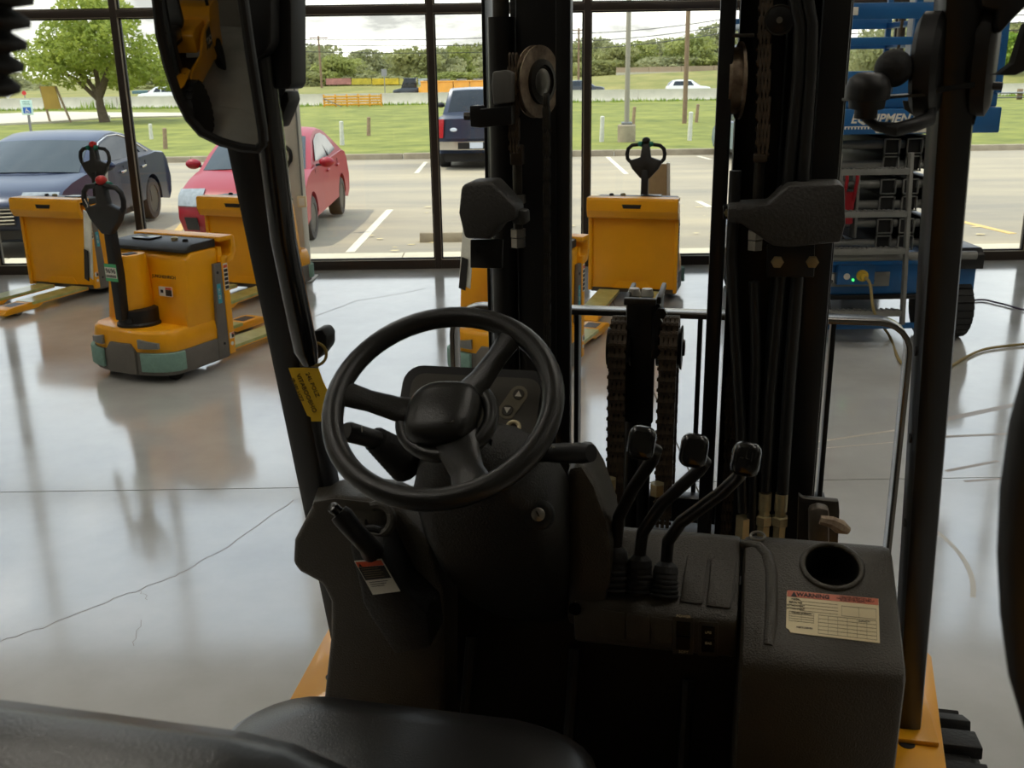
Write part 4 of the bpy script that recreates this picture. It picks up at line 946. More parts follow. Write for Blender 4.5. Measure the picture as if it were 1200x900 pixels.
def sleeve(t, z0=.70, side=-1):
    """clear document sleeve hanging from the tiller head"""
    m = MB(); m.hexa([(-.66, side * .14, z0), (-.645, side * .22, z0 + .03), (-.638, side * .22, z0 + .03), (-.652, side * .14, z0), (-.64, side * .105, 1.06), (-.62, side * .185, 1.09), (-.614, side * .185, 1.09), (-.633, side * .105, 1.06)])
    s = obj('document_sleeve', m, mat('clear_film', rgb(226, 226, 214), 0.12, coat=.5, var=.1, scale=14), t, .001)
    obj('black_folder', MB().hexa([(-.668, side * .17, z0 - .01), (-.652, side * .22, z0), (-.646, side * .22, z0), (-.66, side * .17, z0 - .01), (-.662, side * .15, z0 + .18), (-.648, side * .195, z0 + .19), (-.642, side * .195, z0 + .19), (-.655, side * .15, z0 + .18)]), 'soft_black', s)
    obj('string', MB().tube([(-.635, side * .14, 1.07), (-.63, side * .13, 1.12), (-.635, side * .145, 1.16)], .003, 5), 'label_white', s)
x, y = front_at(PZ(148, 436, .06), 26)
jB = put_jack(x, y, 26, 'yellow pallet truck at left with its tiller towards us and a 9696 tag')
jA = put_jack(-4.02, 8.98, 200, 'yellow pallet truck at far left, forks towards us, before the sedan')
jC = put_jack(-2.34, 8.86, 201, 'yellow pallet truck before the red car, half hidden by the guard post')
x, y = front_at(Vector((-.10, 6.02, 0)), 22)
jD = put_jack(x, y, 22, 'yellow pallet truck behind the steering wheel, hidden by the left mast rail')
jE = put_jack(1.02, 8.40, 196, 'yellow pallet truck framed between the two mast rails, forks towards us')
for hd_ in jE.children:
    for o_ in hd_.children:
        if o_.name.startswith('reverse_button'): o_.material_slots[0].link = 'OBJECT'; o_.material_slots[0].material = MATS['soft_black']
f_ = frame((-.635, 0, .71), (0, -1, 0), (-.03, 0, 1))
tg_ = obj('asset_tag', MB().bb(-.05, .05, -.055, .055, 0, .002).xf(f_), 'label_green', jB)
obj('tag_field', MB().bb(-.047, .047, -.034, .034, .0022, .003).xf(f_), 'label_white', tg_)
obj('tag_number', text_mesh('9696', .042, .0004, bold=.0008).xf(f_ @ Matrix.Translation((0, .010, .0036))), 'ink', tg_, smooth=False)
bc = MB(); rr = random.Random(2); xx = -.042
while xx < .040:
    w_ = rr.uniform(.0014, .004); bc.bb(xx, xx + w_, -.031, -.014, .0032, .0038); xx += w_ + rr.uniform(.0016, .003)
obj('barcode', bc.xf(f_), 'ink', tg_, smooth=False)
sleeve(jB, .66, 1)
sleeve(jD, .62, 1)
# cardboard sheets leaning on the window behind the trucks
def leaning_sheet(px0, px1, pyt, label):
    d = WY - .12; a = PY(px0, pyt, d); b = PY(px1, pyt, d)
    t = thing('cardboard_sheet', label, 'cardboard', (a.x, WY - .02, 0), 0, 'leaning boards')
    w = b.x - a.x; h = a.z
    obj('board', MB().hexa([(0, -.30, 0), (w, -.30, 0), (w, -.26, 0), (0, -.26, 0), (0, -.07, h), (w, -.07, h), (w, -.03, h), (0, -.03, h)]), 'cardboard', t, .004)
    obj('edge_protector', MB().hexa([(w + .001, -.31, 0), (w + .03, -.31, 0), (w + .03, -.25, 0), (w + .001, -.25, 0), (w + .001, -.08, h + .01), (w + .03, -.08, h + .01), (w + .03, -.02, h + .01), (w + .001, -.02, h + .01)]), 'label_white', t)
leaning_sheet(760, 782, 193, 'brown cardboard sheet leaning on the window behind the middle pallet truck')
leaning_sheet(107, 119, 200, 'narrow brown cardboard sheet leaning on the window before the sedan')
# ================================================================== blue scissor lift
def scissor_lift():
    X1 = 3.27; yf = 6.98; cx = 2.385
    t = thing('scissor_lift', 'blue scissor lift with folded grey scissor arms and a ladder', 'lift', (cx, yf, 0))
    B, G = 'lift_blue', 'lift_grey'; hl, hr = -.50, .885; Ln = 2.3
    # chassis
    obj('chassis', MB().bb(hl + .02, hr - .02, .0, Ln, .34, .55), B, t, .012)
    obj('chassis_step', MB().bb(hl + .25, hr - .25, -.02, .10, .305, .34), 'black_paint', t, .01)
    obj('lower_bumper', MB().bb(hl + .1, hr - .4, -.05, -.02, .10, .14), B, t, .005)
    for s, h in ((-1, -hl), (1, hr)):
        obj('corner_block', MB().prism([(s * (h - .17), -.06, .52), (s * (h - .17), .9, .52), (s * (h - .17), .9, .66), (s * (h - .17), -.0, .66), (s * (h - .17), -.06, .62)], (s * .17, 0, 0)), 'black_paint', t, .008)
        for y in (.12, 1.95):
            w = obj('wheel', MB().lathe([(.08, -.15), (.19, -.16), (.212, -.13), (.212, .13), (.19, .16), (.08, .15)], (s * (h - .19), y, .22), (1, 0, 0), 28), 'rubber', t, .01)
            obj('hub', MB().lathe([(.01, 0), (.07, 0), (.085, .01), (.08, .02)], (s * (h - .06), y, .22), (s, 0, 0), 16), B, w)
            tr = MB()
            for k in range(26):
                a = 2 * math.pi * k / 26
                for q in (-1, 1):
                    c = Vector((s * (h - .19) + q * .075, y + math.cos(a + q * .06) * .213, .22 + math.sin(a + q * .06) * .213))
                    tr.box(c, (.14, .043, .012), Matrix.Rotation(a - math.pi / 2, 3, 'X'))
            obj('tread', tr, 'rubber', w, smooth=False)
    # scissor stack: folded pairs of box arms, cross tubes between
    n = 6; z0 = .60; dz = (1.42 - z0) / n
    for k in range(n):
        z = z0 + dz * (k + .5)
        if True:
            for xx in (-.33, -.18, .245, .40, .56):
                a = MB(); tilt = .02 * (1 if k % 2 else -1)
                a.hexa([(xx - .045, .15, z - dz * .42 - tilt), (xx + .045, .15, z - dz * .42 - tilt), (xx + .045, 2.15, z - dz * .42 + tilt), (xx - .045, 2.15, z - dz * .42 + tilt), (xx - .045, .15, z + dz * .42 - tilt), (xx + .045, .15, z + dz * .42 - tilt), (xx + .045, 2.15, z + dz * .42 + tilt), (xx - .045, 2.15, z + dz * .42 + tilt)])
                ar = obj('scissor_arm', a, 'black_paint', t, .006)
                e = .008; fr_ = MB(); q = z - tilt
                for bx in ((xx - .055, xx + .055, q - dz * .46, q - dz * .46 + e), (xx - .055, xx + .055, q + dz * .46 - e, q + dz * .46), (xx - .055, xx - .055 + e, q - dz * .46, q + dz * .46), (xx + .055 - e, xx + .055, q - dz * .46, q + dz * .46)):
                    fr_.bb(bx[0], bx[1], .13, .15, bx[2], bx[3])
                obj('end_frame', fr_, G, ar)
        obj('cross_tube', MB().tube([(-.40, .19 + .02 * (k % 2), z), (.64, .19 + .02 * (k % 2), z)], .030, 14), G, t)
    # pump bracket, red safety arm
    for s in (-.1, .02):
        obj('pivot_lug', MB().prism([(s, .10, .72), (s, .10, .90), (s, .12, 1.16), (s, .22, 1.16), (s, .22, .72)], (.02, 0, 0)), G, t, .004)
    for s in (-.07, .0):
        obj('safety_arm', MB().tube([(s, .08, 1.20), (s, .06, 1.12), (s, .09, 1.02), (s, .16, .88)], .012, 8), mat('safety_red', rgb(170, 24, 38), .45), t)
    obj('safety_arm_plate', MB().bb(-.075, .005, .10, .14, .82, 1.04), 'safety_red', t, .004)
    obj('lift_cylinder', MB().tube([(-.03, .3, .66), (-.03, 2.2, .9)], .06, 14), 'steel', t)
    # front rail tube and control panel on the chassis
    obj('front_tube', MB().tube([(hl + .15, -.05, .615), (hr - .06, -.05, .615)], .030, 14), G, t)
    pn = obj('charger_panel', MB().bb(-.34, .26, -.012, -.001, .40, .50), G, t, .003)
    for x in (-.3, -.15, .14): obj('bolt', MB().lathe([(.014, 0), (.014, .008)], (x, -.012, .44), (0, -1, 0), 8), 'dark_steel', pn)
    pb = obj('charger_box', MB().bb(-.12, .14, -.05, -.013, .42, .56), B, t, .005)
    obj('plug', MB().lathe([(.040, 0), (.040, .02), (.028, .024), (.024, .06)], (.05, -.05, .485), (0, -1, 0), 16), mat('plug_yellow', rgb(214, 178, 60), .5), pb)
    obj('status_lamp', MB().lathe([(.008, 0), (.008, .006)], (-.01, -.051, .455), (0, -1, 0), 8), mat('lamp_green', rgb(60, 240, 90), .4, emit=3), pb)
    obj('white_port', MB().lathe([(.022, 0), (.022, .008)], (-.055, -.051, .48), (0, -1, 0), 12), 'label_white', pb)
    obj('notice', MB().bb(-.20, -.13, -.016, -.0125, .43, .49), 'label_white', pn)
    # ladder
    lx0, lx1 = -.24, .30
    for s, xb, xt in ((-1, lx0 - .03, lx0 + .05), (1, lx1 + .02, lx1 - .02)):
        obj('ladder_rail', MB().bar((xb, -.16, .16), (xt, -.12, 1.32), .025, .05, (0, 1, 0)), G, t, .004)
    for z in (.24, .47 + .20, .92, 1.20):
        k = (z - .16) / 1.16; xl = lx0 - .03 + .08 * k; xr = lx1 + .02 - .04 * k
        st = obj('ladder_step', MB().bb(xl + .0126, xr - .0126, -.18 + .03 * k, -.11 + .03 * k, z - .02, z + .02), G, t, .004)
        gr = MB()
        for i in range(14): gr.bb(xl + .03 + i * (xr - xl - .06) / 14, xl + .045 + i * (xr - xl - .06) / 14, -.182 + .03 * k, -.108 + .03 * k, z + .0205, z + .026)
        obj('step_grip', gr, 'lift_grey', st, smooth=False)
    # platform
    z1, z2 = 1.435, 1.60
    deck = obj('platform_deck', MB().bb(hl, hr, -.04, 2.2, z1, z2), B, t, .01)
    obj('upper_deck', MB().bb(hl + .02, hr - .02, .0, 2.16, z2 + .002, z2 + .09), B, t, .008)
    obj('toe_board', MB().bb(hl + .06, hr - .10, -.02, .02, z2 + .09, z2 + .24), B, t, .006)
    m_ = text_mesh('EQUIPMENT', .080, .001, shear=.25, bold=.0024).xf(frame((.105, -.0415, 1.535), (1, 0, 0), (0, 0, 1))); obj('lettering', m_, 'label_white', deck, smooth=False)
    m_ = text_mesh('DEPOT', .042, .001, space=1.3, shear=.25).xf(frame((.16, -.0435, 1.462), (1, 0, 0), (0, 0, 1)))
    bar_ = obj('logo_bar', MB().hexa([(.06, -.0425, 1.443), (.40, -.0425, 1.443), (.40, -.041, 1.443), (.06, -.041, 1.443), (.045, -.0425, 1.483), (.40, -.0425, 1.483), (.40, -.041, 1.483), (.045, -.041, 1.483)]), 'label_white', deck, smooth=False)
    obj('lettering', m_, 'ink', bar_, smooth=False)
    lb = MB()
    for k in range(9): lb.bb(-.15 + k * .022, -.14 + k * .022, -.0425, -.041, 1.470, 1.484)
    lb.bb(-.15, .045, -.0425, -.041, 1.484, 1.489); obj('logo_stripes', lb, 'label_white', deck, smooth=False)
    for x in (hl + .03, -.19, .28, .42, hr - .03):
        for y in (.0, 1.1, 2.14):
            if y > 0 and hl + .1 < x < hr - .1: continue
            obj('rail_post', MB().bb(x - .022, x + .022, y - .02, y + .02, z2 + .09, 2.62), B, t, .004)
    for z in (2.16, 2.0, 2.60):
        for y in (.0, 2.14): obj('guard_bar', MB().bb(hl + .05, hr - .05, y - .03, y - .021 + .012, z, z + (.10 if z == 2.16 else .05)), B, t, .004)
        for x in (hl + .03, hr - .03): obj('guard_bar', MB().bb(x - .02, x + .02, .02, 2.12, z + .001, z + .049), B, t, .004)
    obj('latch_plate', MB().bb(-.20, -.12, -.036, -.031, 2.185, 2.235), 'label_white', t, .003)
    obj('gate_chain', MB().tube([(.18, -.01, 2.20), (.17, -.012, 2.0), (.15, -.012, 1.8), (.15, -.012, 1.70)], .010, 6), 'chain_steel', t)
    obj('manual_box', MB().bb(.30, .62, .03, .24, z2 + .25, 2.9), 'white_paint', t, .02)
    return t
LIFT = scissor_lift()
def cord(pts, r, m, label, name='extension_cord'):
    q = []
    for i in range(len(pts) - 1):
        p0 = pts[max(i - 1, 0)]; p1 = pts[i]; p2 = pts[i + 1]; p3 = pts[min(i + 2, len(pts) - 1)]
        for k in range(6):
            u = k / 6; q.append(0.5 * (2 * p1 + (p2 - p0) * u + (2 * p0 - 5 * p1 + 4 * p2 - p3) * u * u + (3 * p1 - p0 - 3 * p2 + p3) * u ** 3))
    q.append(pts[-1])
    return tag(obj(name, MB().tube(q, r, 6), m), label, 'cord')
mat('cord_tan', rgb(150, 132, 84), 0.6); mat('cord_purple', rgb(84, 70, 90), 0.6)
F0 = lambda x, y: PZ(x, y, .012)
cord([Vector((2.435, 6.86, .485)), Vector((2.46, 6.82, .44)), Vector((2.50, 6.80, .25)), F0(1043, 395), F0(1056, 425), F0(1085, 436), F0(1112, 430), F0(1135, 417), F0(1160, 408), F0(1215, 402)], .010, 'cord_tan', 'tan extension cord running from the blue lift across the floor')
cord([Vector((3.1, 7.6, .012)), F0(1140, 352), F0(1170, 355), F0(1200, 363), F0(1240, 370)], .008, 'cord_purple', 'thin purple cord on the floor right of the blue lift')
# ================================================================== the forklift we look over
def bool_cut(o, mb):
    c = obj('cut', mb, None); c.parent = o.parent
    pv = PIV.get(o.name)
    if pv: c.location = (-pv[0], -pv[1], -pv[2])
    md = o.modifiers.new('b', 'BOOLEAN'); md.operation = 'DIFFERENCE'; md.object = c; md.solver = 'EXACT'
    bpy.context.view_layer.update(); dg = bpy.context.evaluated_depsgraph_get()
    me = bpy.data.meshes.new_from_object(o.evaluated_get(dg)); o.modifiers.clear(); old = o.data; o.data = me
    bpy.data.objects.remove(c); bpy.data.meshes.remove(old); me.name = o.name
    for p in me.polygons: p.use_smooth = True
    me.set_sharp_from_angle(angle=R(35))
def text_on(parent, s, size, fr, m, bold=.0, shear=0, space=1.0, ext=.0003):
    return obj('lettering', text_mesh(s, size, ext, space, shear, bold).xf(fr), m, parent, smooth=False)
FC = Vector((-.18, 1.0, 0))
def truck_body(t, c, detail=True):
    """yellow frame, counterweight, tyres, guard; c = centre line (right), coordinates forward/up as in the cab"""
    Yl = 'truck_yellow'; hw = .52
    cw = MB()
    prof = [(-1.12, .30), (-1.20, .62), (-1.17, 1.05), (-1.05, 1.17), (-.62, 1.20), (-.36, 1.16), (-.20, 1.02), (-.12, .62), (-.17, .62), (-.24, .50), (-.34, .42), (-.45, .395), (-.56, .42), (-.66, .50), (-.74, .40), (-.80, .30)]
    cw.loft([[(c + s * w, v_ + abs(s) * (.10 if v_ < -1.0 else 0), z) for v_, z in prof] for s, w in ((-1, hw), (-.85, hw + .0), (0, hw), (.85, hw), (1, hw))])
    cwo = obj('counterweight', cw, Yl, t, .03, seg=3)
    obj('hood', MB().prism([(c - .40, -.20, .64), (c - .40, .58, .64), (c - .40, .58, .92), (c - .40, .40, .97), (c - .40, -.20, .98)], (.80, 0, 0)), Yl, t, .025)
    for s in (-1, 1):
        sp_ = [(-.12, .36), (.60, .36), (1.35, .36), (1.42, .44), (1.36, .62), (1.20, .66), (.72, .66), (.46, .82), (.22, .92), (-.16, .96)]
        obj('side_frame', MB().prism([(c + s * (hw - .05), v_, z) for v_, z in sp_], (s * .05, 0, 0)), Yl, t, .01)
        dc = obj('side_decal', MB().prism([(c + s * (hw + .0005), v_, z) for v_, z in ((-.06, .60), (.36, .60), (.28, .80), (.18, .88), (-.06, .90))], (s * .002, 0, 0)), 'ink', t, smooth=False)
        text_on(dc, 'CAT', .16, frame((c + s * (hw + .0032), .11, .72), (0, s, 0), (0, 0, 1)), 'label_white', .004)
        obj('logo_triangle', MB().prism([(c + s * (hw + .0035), .11 + s * a, z) for a, z in ((-.045, .665), (.045, .665), (0, .715))], (s * .0012, 0, 0)), Yl, dc, smooth=False)
        # tyres
        for v_, rr_, wt, o in ((1.72, .345, .19, .09 if s > 0 else .0), (-.45, .275, .16, -.03)):
            w = obj('tyre', MB().lathe([(rr_ * .55, -wt / 2), (rr_ * .9, -wt / 2), (rr_ * .98, -wt * .36), (rr_ * .98, wt * .36), (rr_ * .9, wt / 2), (rr_ * .55, wt / 2)], (c + s * (.60 - wt / 2 + o) , v_, rr_), (1, 0, 0), 36), 'rubber', t)
            lug = MB(); n = 22
            for k in range(n):
                a = 2 * math.pi * k / n
                for q in (-1, 1):
                    cc = Vector((c + s * (.60 - wt / 2 + o) + q * wt * .25, v_ + math.cos(a + q * .07) * rr_ * .985, rr_ + math.sin(a + q * .07) * rr_ * .985))
                    lug.box(cc, (wt * .46, rr_ * .19, rr_ * .07), Matrix.Rotation(a - math.pi / 2, 3, 'X'))
            obj('tread_lugs', lug, 'rubber', w, .003)
            obj('wheel_rim', MB().lathe([(rr_ * .55, .0), (rr_ * .5, -.02), (rr_ * .25, -.03), (rr_ * .22, .01), (.01, .015)], (c + s * (.60 + o - .02), v_, rr_), (s, 0, 0), 24), 'white_paint' if not detail else 'dark_steel', w)
        fp = MB().prism([(c + s * .50, 1.44, .745), (c + s * .585, 1.50, .745), (c + s * .625, 1.92, .745), (c + s * .60, 2.0, .745), (c + s * .44, 1.98, .745), (c + s * .44, 1.44, .745)], (0, 0, .012))
        f_ = obj('fender_plate', fp, Yl, t, .003)
        obj('fender_hole', MB().lathe([(.014, 0), (.014, .0022)], (c + s * .535, 1.62, .756), (0, 0, 1), 14), 'gasket', f_)
        obj('fender_skirt', MB().prism([(c + s * .44, 1.36, .50), (c + s * .44, 1.42, .36), (c + s * .44, 1.44, .744), (c + s * .44, 1.44, .744), (c + s * .44, 1.36, .62)], (s * .012, 0, 0)), Yl, t)
        # guard: rear posts
        obj('rear_guard_post', MB().tube([(c + s * .46, -.42, 1.12), (c + s * .45, -.36, 1.6), (c + s * .42, -.22, 2.10), (c + s * .41, -.10, 2.19)], .032, 12), 'black_paint', t)
        obj('roof_rail', MB().bar((c + s * .42, -.16, 2.19), (c + s * .42, 1.42, 2.19), .06, .05), 'black_paint', t, .01)
    for k in range(7):
        v_ = -.14 + k * .24; obj('roof_bar', MB().bar((c - .42, v_, 2.195), (c + .42, v_, 2.195), .022, .04), 'black_paint', t, .004)
    obj('floor_plate', MB().bb(c - hw + .06, c + hw - .06, .45, 1.62, .50, .53), 'soft_black', t)
    obj('front_bulkhead', MB().bb(c - hw + .07, c + hw - .07, 1.58, 1.61, .40, 1.06), 'soft_black', t)

def build_seat(t, cu):
    s = MB(); rings = []
    for z, w, d, r_ in ((.93, .44, .44, .07), (.97, .49, .49, .08), (1.03, .505, .51, .09), (1.065, .49, .50, .09), (1.088, .44, .45, .09), (1.094, .34, .36, .08)):
        rings.append([(cu + x, .885 + y * .93, z + (.012 * math.cos(x * 6))) for x, y in rrect(w, d, r_, 6)])
    s.loft(rings)
    so = obj('seat_cushion', s, 'vinyl', t, angle=60)
    b = MB(); rings = []
    for v_, w, h, r_ in ((.375, .36, .44, .10), (.39, .44, .51, .13), (.43, .48, .55, .14), (.48, .485, .555, .14), (.505, .46, .53, .13), (.515, .38, .44, .10)):
        rings.append([(cu + x, v_ - (z0 - .0) * .12, 1.256 + z0) for x, z0 in rrect(w, h, r_, 6)])
    b.loft(rings); obj('seat_backrest', b, 'vinyl', t, angle=60)
    obj('seat_base', MB().bb(cu - .2, cu + .2, .62, 1.02, .86, .935), 'soft_black', t, .01)

def steering(t):
    c = Vector((-.362, 1.209, 1.483)); e = R(54); n = Vector((0, -math.cos(e), math.sin(e))); x = Vector((1, 0, 0)); y = n.cross(x)
    if y.z < 0: y = -y
    fr = frame(c, x, y)
    mb = MB(); mb.torus((0, 0, 0), (0, 0, 1), .1465, .0145, 56, 14, sx=(1, 0, 0))
    w = obj('steering_wheel', mb.xf(fr), 'vinyl_wheel', t)
    for a, wd in ((177, .046), (58, .044), (298, .060)):
        d = Vector((math.cos(R(a)), math.sin(R(a)), 0)); s = Vector((-d.y, d.x, 0)); m = MB(); rings = []
        for q, k, h in ((.03, 1.1, -.030), (.07, .85, -.026), (.105, .72, -.014), (.132, .85, -.004), (.146, 1.15, 0)):
            p = d * q; rings.append([p + s * (wd * k / 2 * c_) + Vector((0, 0, h + .0095 * s_)) for c_, s_ in [(math.cos(R(g)), math.sin(R(g))) for g in range(0, 360, 30)]])
        obj('wheel_spoke', m.loft(rings).xf(fr), 'vinyl_wheel', w)
    for a0, a1 in ((170, 305), (-62, 62)):
        obj('spoke_web', MB().torus((0, 0, -.034), (0, 0, 1), .060, .0105, 24, 10, a0, a1, sx=(1, 0, 0)).xf(fr), 'vinyl_wheel', w)
    h = MB(); rings = []
    for z, k in ((-.060, .8), (-.045, 1.0), (-.024, 1.0), (-.010, .94), (-.002, .8), (.002, .5), (.003, .15)):
        rings.append([(-.003 + px_ * k, -.004 + py_ * k, z) for px_, py_ in [(.049 * math.copysign(abs(math.cos(R(a))) ** .72, math.cos(R(a))), .049 * math.copysign(abs(math.sin(R(a))) ** .72, math.sin(R(a))) + .006 * math.cos(R(a))) for a in range(0, 360, 10)]])
    hb = obj('horn_pad', h.loft(rings).xf(fr), 'vinyl_wheel', w, angle=50)
    hn = MB().torus((.014, -.024, .0005), (0, 0, 1), .008, .0007, 14, 5, 200, 340, sx=(1, 0, 0)); obj('horn_symbol', hn.xf(fr), 'gloss_black', w)
    # column shroud below the wheel
    m = MB(); rings = []
    for q, wd, dp, off in ((-.05, .07, .06, 0), (-.09, .09, .08, .008), (-.125, .15, .11, .02), (-.17, .195, .13, .028), (-.26, .205, .16, .034), (-.36, .20, .165, .038), (-.44, .185, .16, .045), (-.51, .15, .14, .06)):
        rings.append([c + n * q + x * (off + px_) + y * (py_ - .0) for px_, py_ in rrect(wd, dp, .035, 4)])
    obj('column_shroud', m.loft(rings), 'black_plastic', t, angle=50)
    # key switch
    k = V(631, 603, 1.262); q = Vector((.1, -.9, .42)).normalized()
    ks = obj('key_switch', MB().lathe([(.022, -.03), (.021, .0), (.016, .003), (.012, .003)], k, q, 20), 'soft_black', t)
    obj('key_barrel', MB().lathe([(.0095, 0), (.0095, .006), (.008, .007)], k, q, 16), 'steel', ks); obj('key_slot', MB().box(k + q * .0075, (.0022, .001, .011), Matrix.Rotation(R(-25), 3, 'Y')), 'ink', ks)
    # dashboard display
    dc = V(556, 481, 1.40); dn = Vector((0, -.80, .60)); dx = Vector((1, 0, 0)); fr2 = frame(dc, dx, Vector((0, .6, .8)))
    ds = MB(); ds.loft([[(px_ * k, py_ * k, z) for px_, py_ in rrect(.232, .128, .03, 5)] for z, k in ((-.05, .9), (-.02, 1.0), (.010, 1.0), (.014, .985))])
    dso = obj('dash_housing', ds.xf(fr2), 'soft_black', t, angle=45)
    fc = obj('dash_face', MB().prism([(a, b, .0142) for a, b in rrect(.20, .100, .02, 4)], (0, 0, .0012)).xf(fr2), 'dash_grey', t, smooth=False)
    obj('dash_screen', MB().prism([(a - .03, b + .006, .0155) for a, b in rrect(.105, .055, .006, 3)], (0, 0, .0008)).xf(fr2), mat('screen_dark', rgb(52, 50, 44), .3), fc, smooth=False)
    bt = MB(); A = Vector((.054, -.002)); B_ = Vector((.068, .024))
    d_ = (B_ - A).normalized(); s_ = Vector((-d_.y, d_.x)); pts = []
    for i in range(9): a = R(90 + i * 22.5); pts.append(A + (-d_ * math.sin(a - R(0)) * 0 + s_ * math.cos(a - R(90)) + -d_ * math.sin(a - R(90))) * .0135)
    for i in range(9): a = R(i * 22.5); pts.append(B_ + (-s_ * math.cos(a) + d_ * math.sin(a)) * .0135)
    obj('button_pad', MB().prism([(p.x, p.y, .0156) for p in pts], (0, 0, .0008)).xf(fr2), mat('pad_grey', rgb(118, 110, 92), .5), fc, smooth=False)
    for P_, up in ((A, -1), (B_, 1)):
        b_ = obj('push_button', MB().lathe([(.0085, .0164), (.008, .018)], (P_.x, P_.y, 0), n=18).xf(fr2), 'dash_grey', fc)
        obj('arrow_mark', MB().prism([(P_.x - .005, P_.y - up * .004, .0181), (P_.x + .005, P_.y - up * .004, .0181), (P_.x, P_.y + up * .005, .0181)], (0, 0, .0004)).xf(fr2), 'label_white', fc, smooth=False)
    obj('round_button', MB().torus((.066, -.028, .0165), (0, 0, 1), .009, .003, 20, 8).xf(fr2), 'label_cream', fc)
    # right and left stalks
    a = V(640, 531, 1.30); b = V(693, 531, 1.26)
    st = obj('wiper_stalk', MB().tube([V(600, 535, 1.33), a, a.lerp(b, .25), a.lerp(b, .8), b], [.010, .0125, .0135, .0145, .012], 14), 'soft_black', t)
    for k in range(3):
        p = V(650 + k * 7, 525, 1.285); obj('stalk_print', MB().box(p + Vector((0, -.003, .002)), (.005, .0008, .0018)), 'label_white', st, smooth=False)
    a = V(405, 505, 1.23); b = V(440, 515, 1.27); c2 = V(480, 545, 1.33)
    ls = obj('direction_lever', MB().tube([a, a.lerp(b, .1), b, b.lerp(c2, .3)], [.012, .0145, .0135, .011], 14), 'soft_black', t)
    bw = MB(); nr = 10; prof = []
    ax = (c2 - b); 
    for i in range(nr): prof += [((.019 + .013 * i / nr) , ax.length * i / nr), ((.0125 + .013 * i / nr), ax.length * (i + .5) / nr)]
    obj('lever_boot', bw.lathe(prof, b, ax, 16), 'rubber', t, angle=20)
    obj('lever_print', MB().box(V(424, 503, 1.232), (.0012, .001, .008)), 'label_white', ls, smooth=False)

def link_chain(t, pts, width, name='lift_chain', m='chain_steel', plate=.0115):
    """roller-leaf chain: each link one piece, along the polyline pts; plates stacked along right-left axis"""
    pts = [Vector(p) for p in pts]; seglen = [(pts[i + 1] - pts[i]).length for i in range(len(pts) - 1)]; tot = sum(seglen); pitch = .0254; n = int(tot / pitch)
    def at(s):
        for i, l in enumerate(seglen):
            if s <= l or i == len(seglen) - 1: return pts[i].lerp(pts[i + 1], s / l)
            s -= l
    meshes = {}
    o0 = None
    for k in range(n):
        a = at(k * pitch); b = at((k + 1) * pitch); d = b - a; ang = math.atan2(d.y, d.z)
        odd = k % 2
        if odd not in meshes:
            mb = MB(); np_ = 4 if odd else 3; 
            for j in range(np_):
                off = (j - (np_ - 1) / 2) * width / (4.4 if odd else 4.0)
                r8 = []
                for zc, a0 in ((0, 180), (pitch, 0)):
                    for g in range(0, 181, 45): r8.append((off - width * .055, plate * math.cos(R(a0 + g)), zc + plate * math.sin(R(a0 + g))))
                r8.insert(5, (off - width * .055, plate * .72, pitch / 2)); r8.append((off - width * .055, -plate * .72, pitch / 2))
                mb.prism(r8, (width * .17, 0, 0))
            mb.tube([(-width * .47, 0, 0), (width * .47, 0, 0)], .0046, 8)
            meshes[odd] = mb
            if o0 is None:
                o = obj(name, mb, m, None); o.parent = t; o0 = o; pv = PIV[t.name]; PIV[o.name] = (0, 0, 0)
                o.location = a - Vector(pv); o.rotation_euler = (-ang, 0, 0); base = (a.copy(), ang); meshes[odd] = o.data; inv = (Matrix.Translation(o.location) @ Matrix.Rotation(-ang, 4, 'X')).inverted(); continue
            tmp = obj('chain_link', mb, m, None); meshes[odd] = tmp.data; o = tmp
        else: o = bpy.data.objects.new('chain_link', meshes[odd]); COL.objects.link(o)
        o.parent = o0; o.matrix_local = inv @ Matrix.Translation(a - Vector(pv)) @ Matrix.Rotation(-ang, 4, 'X')
    return o0

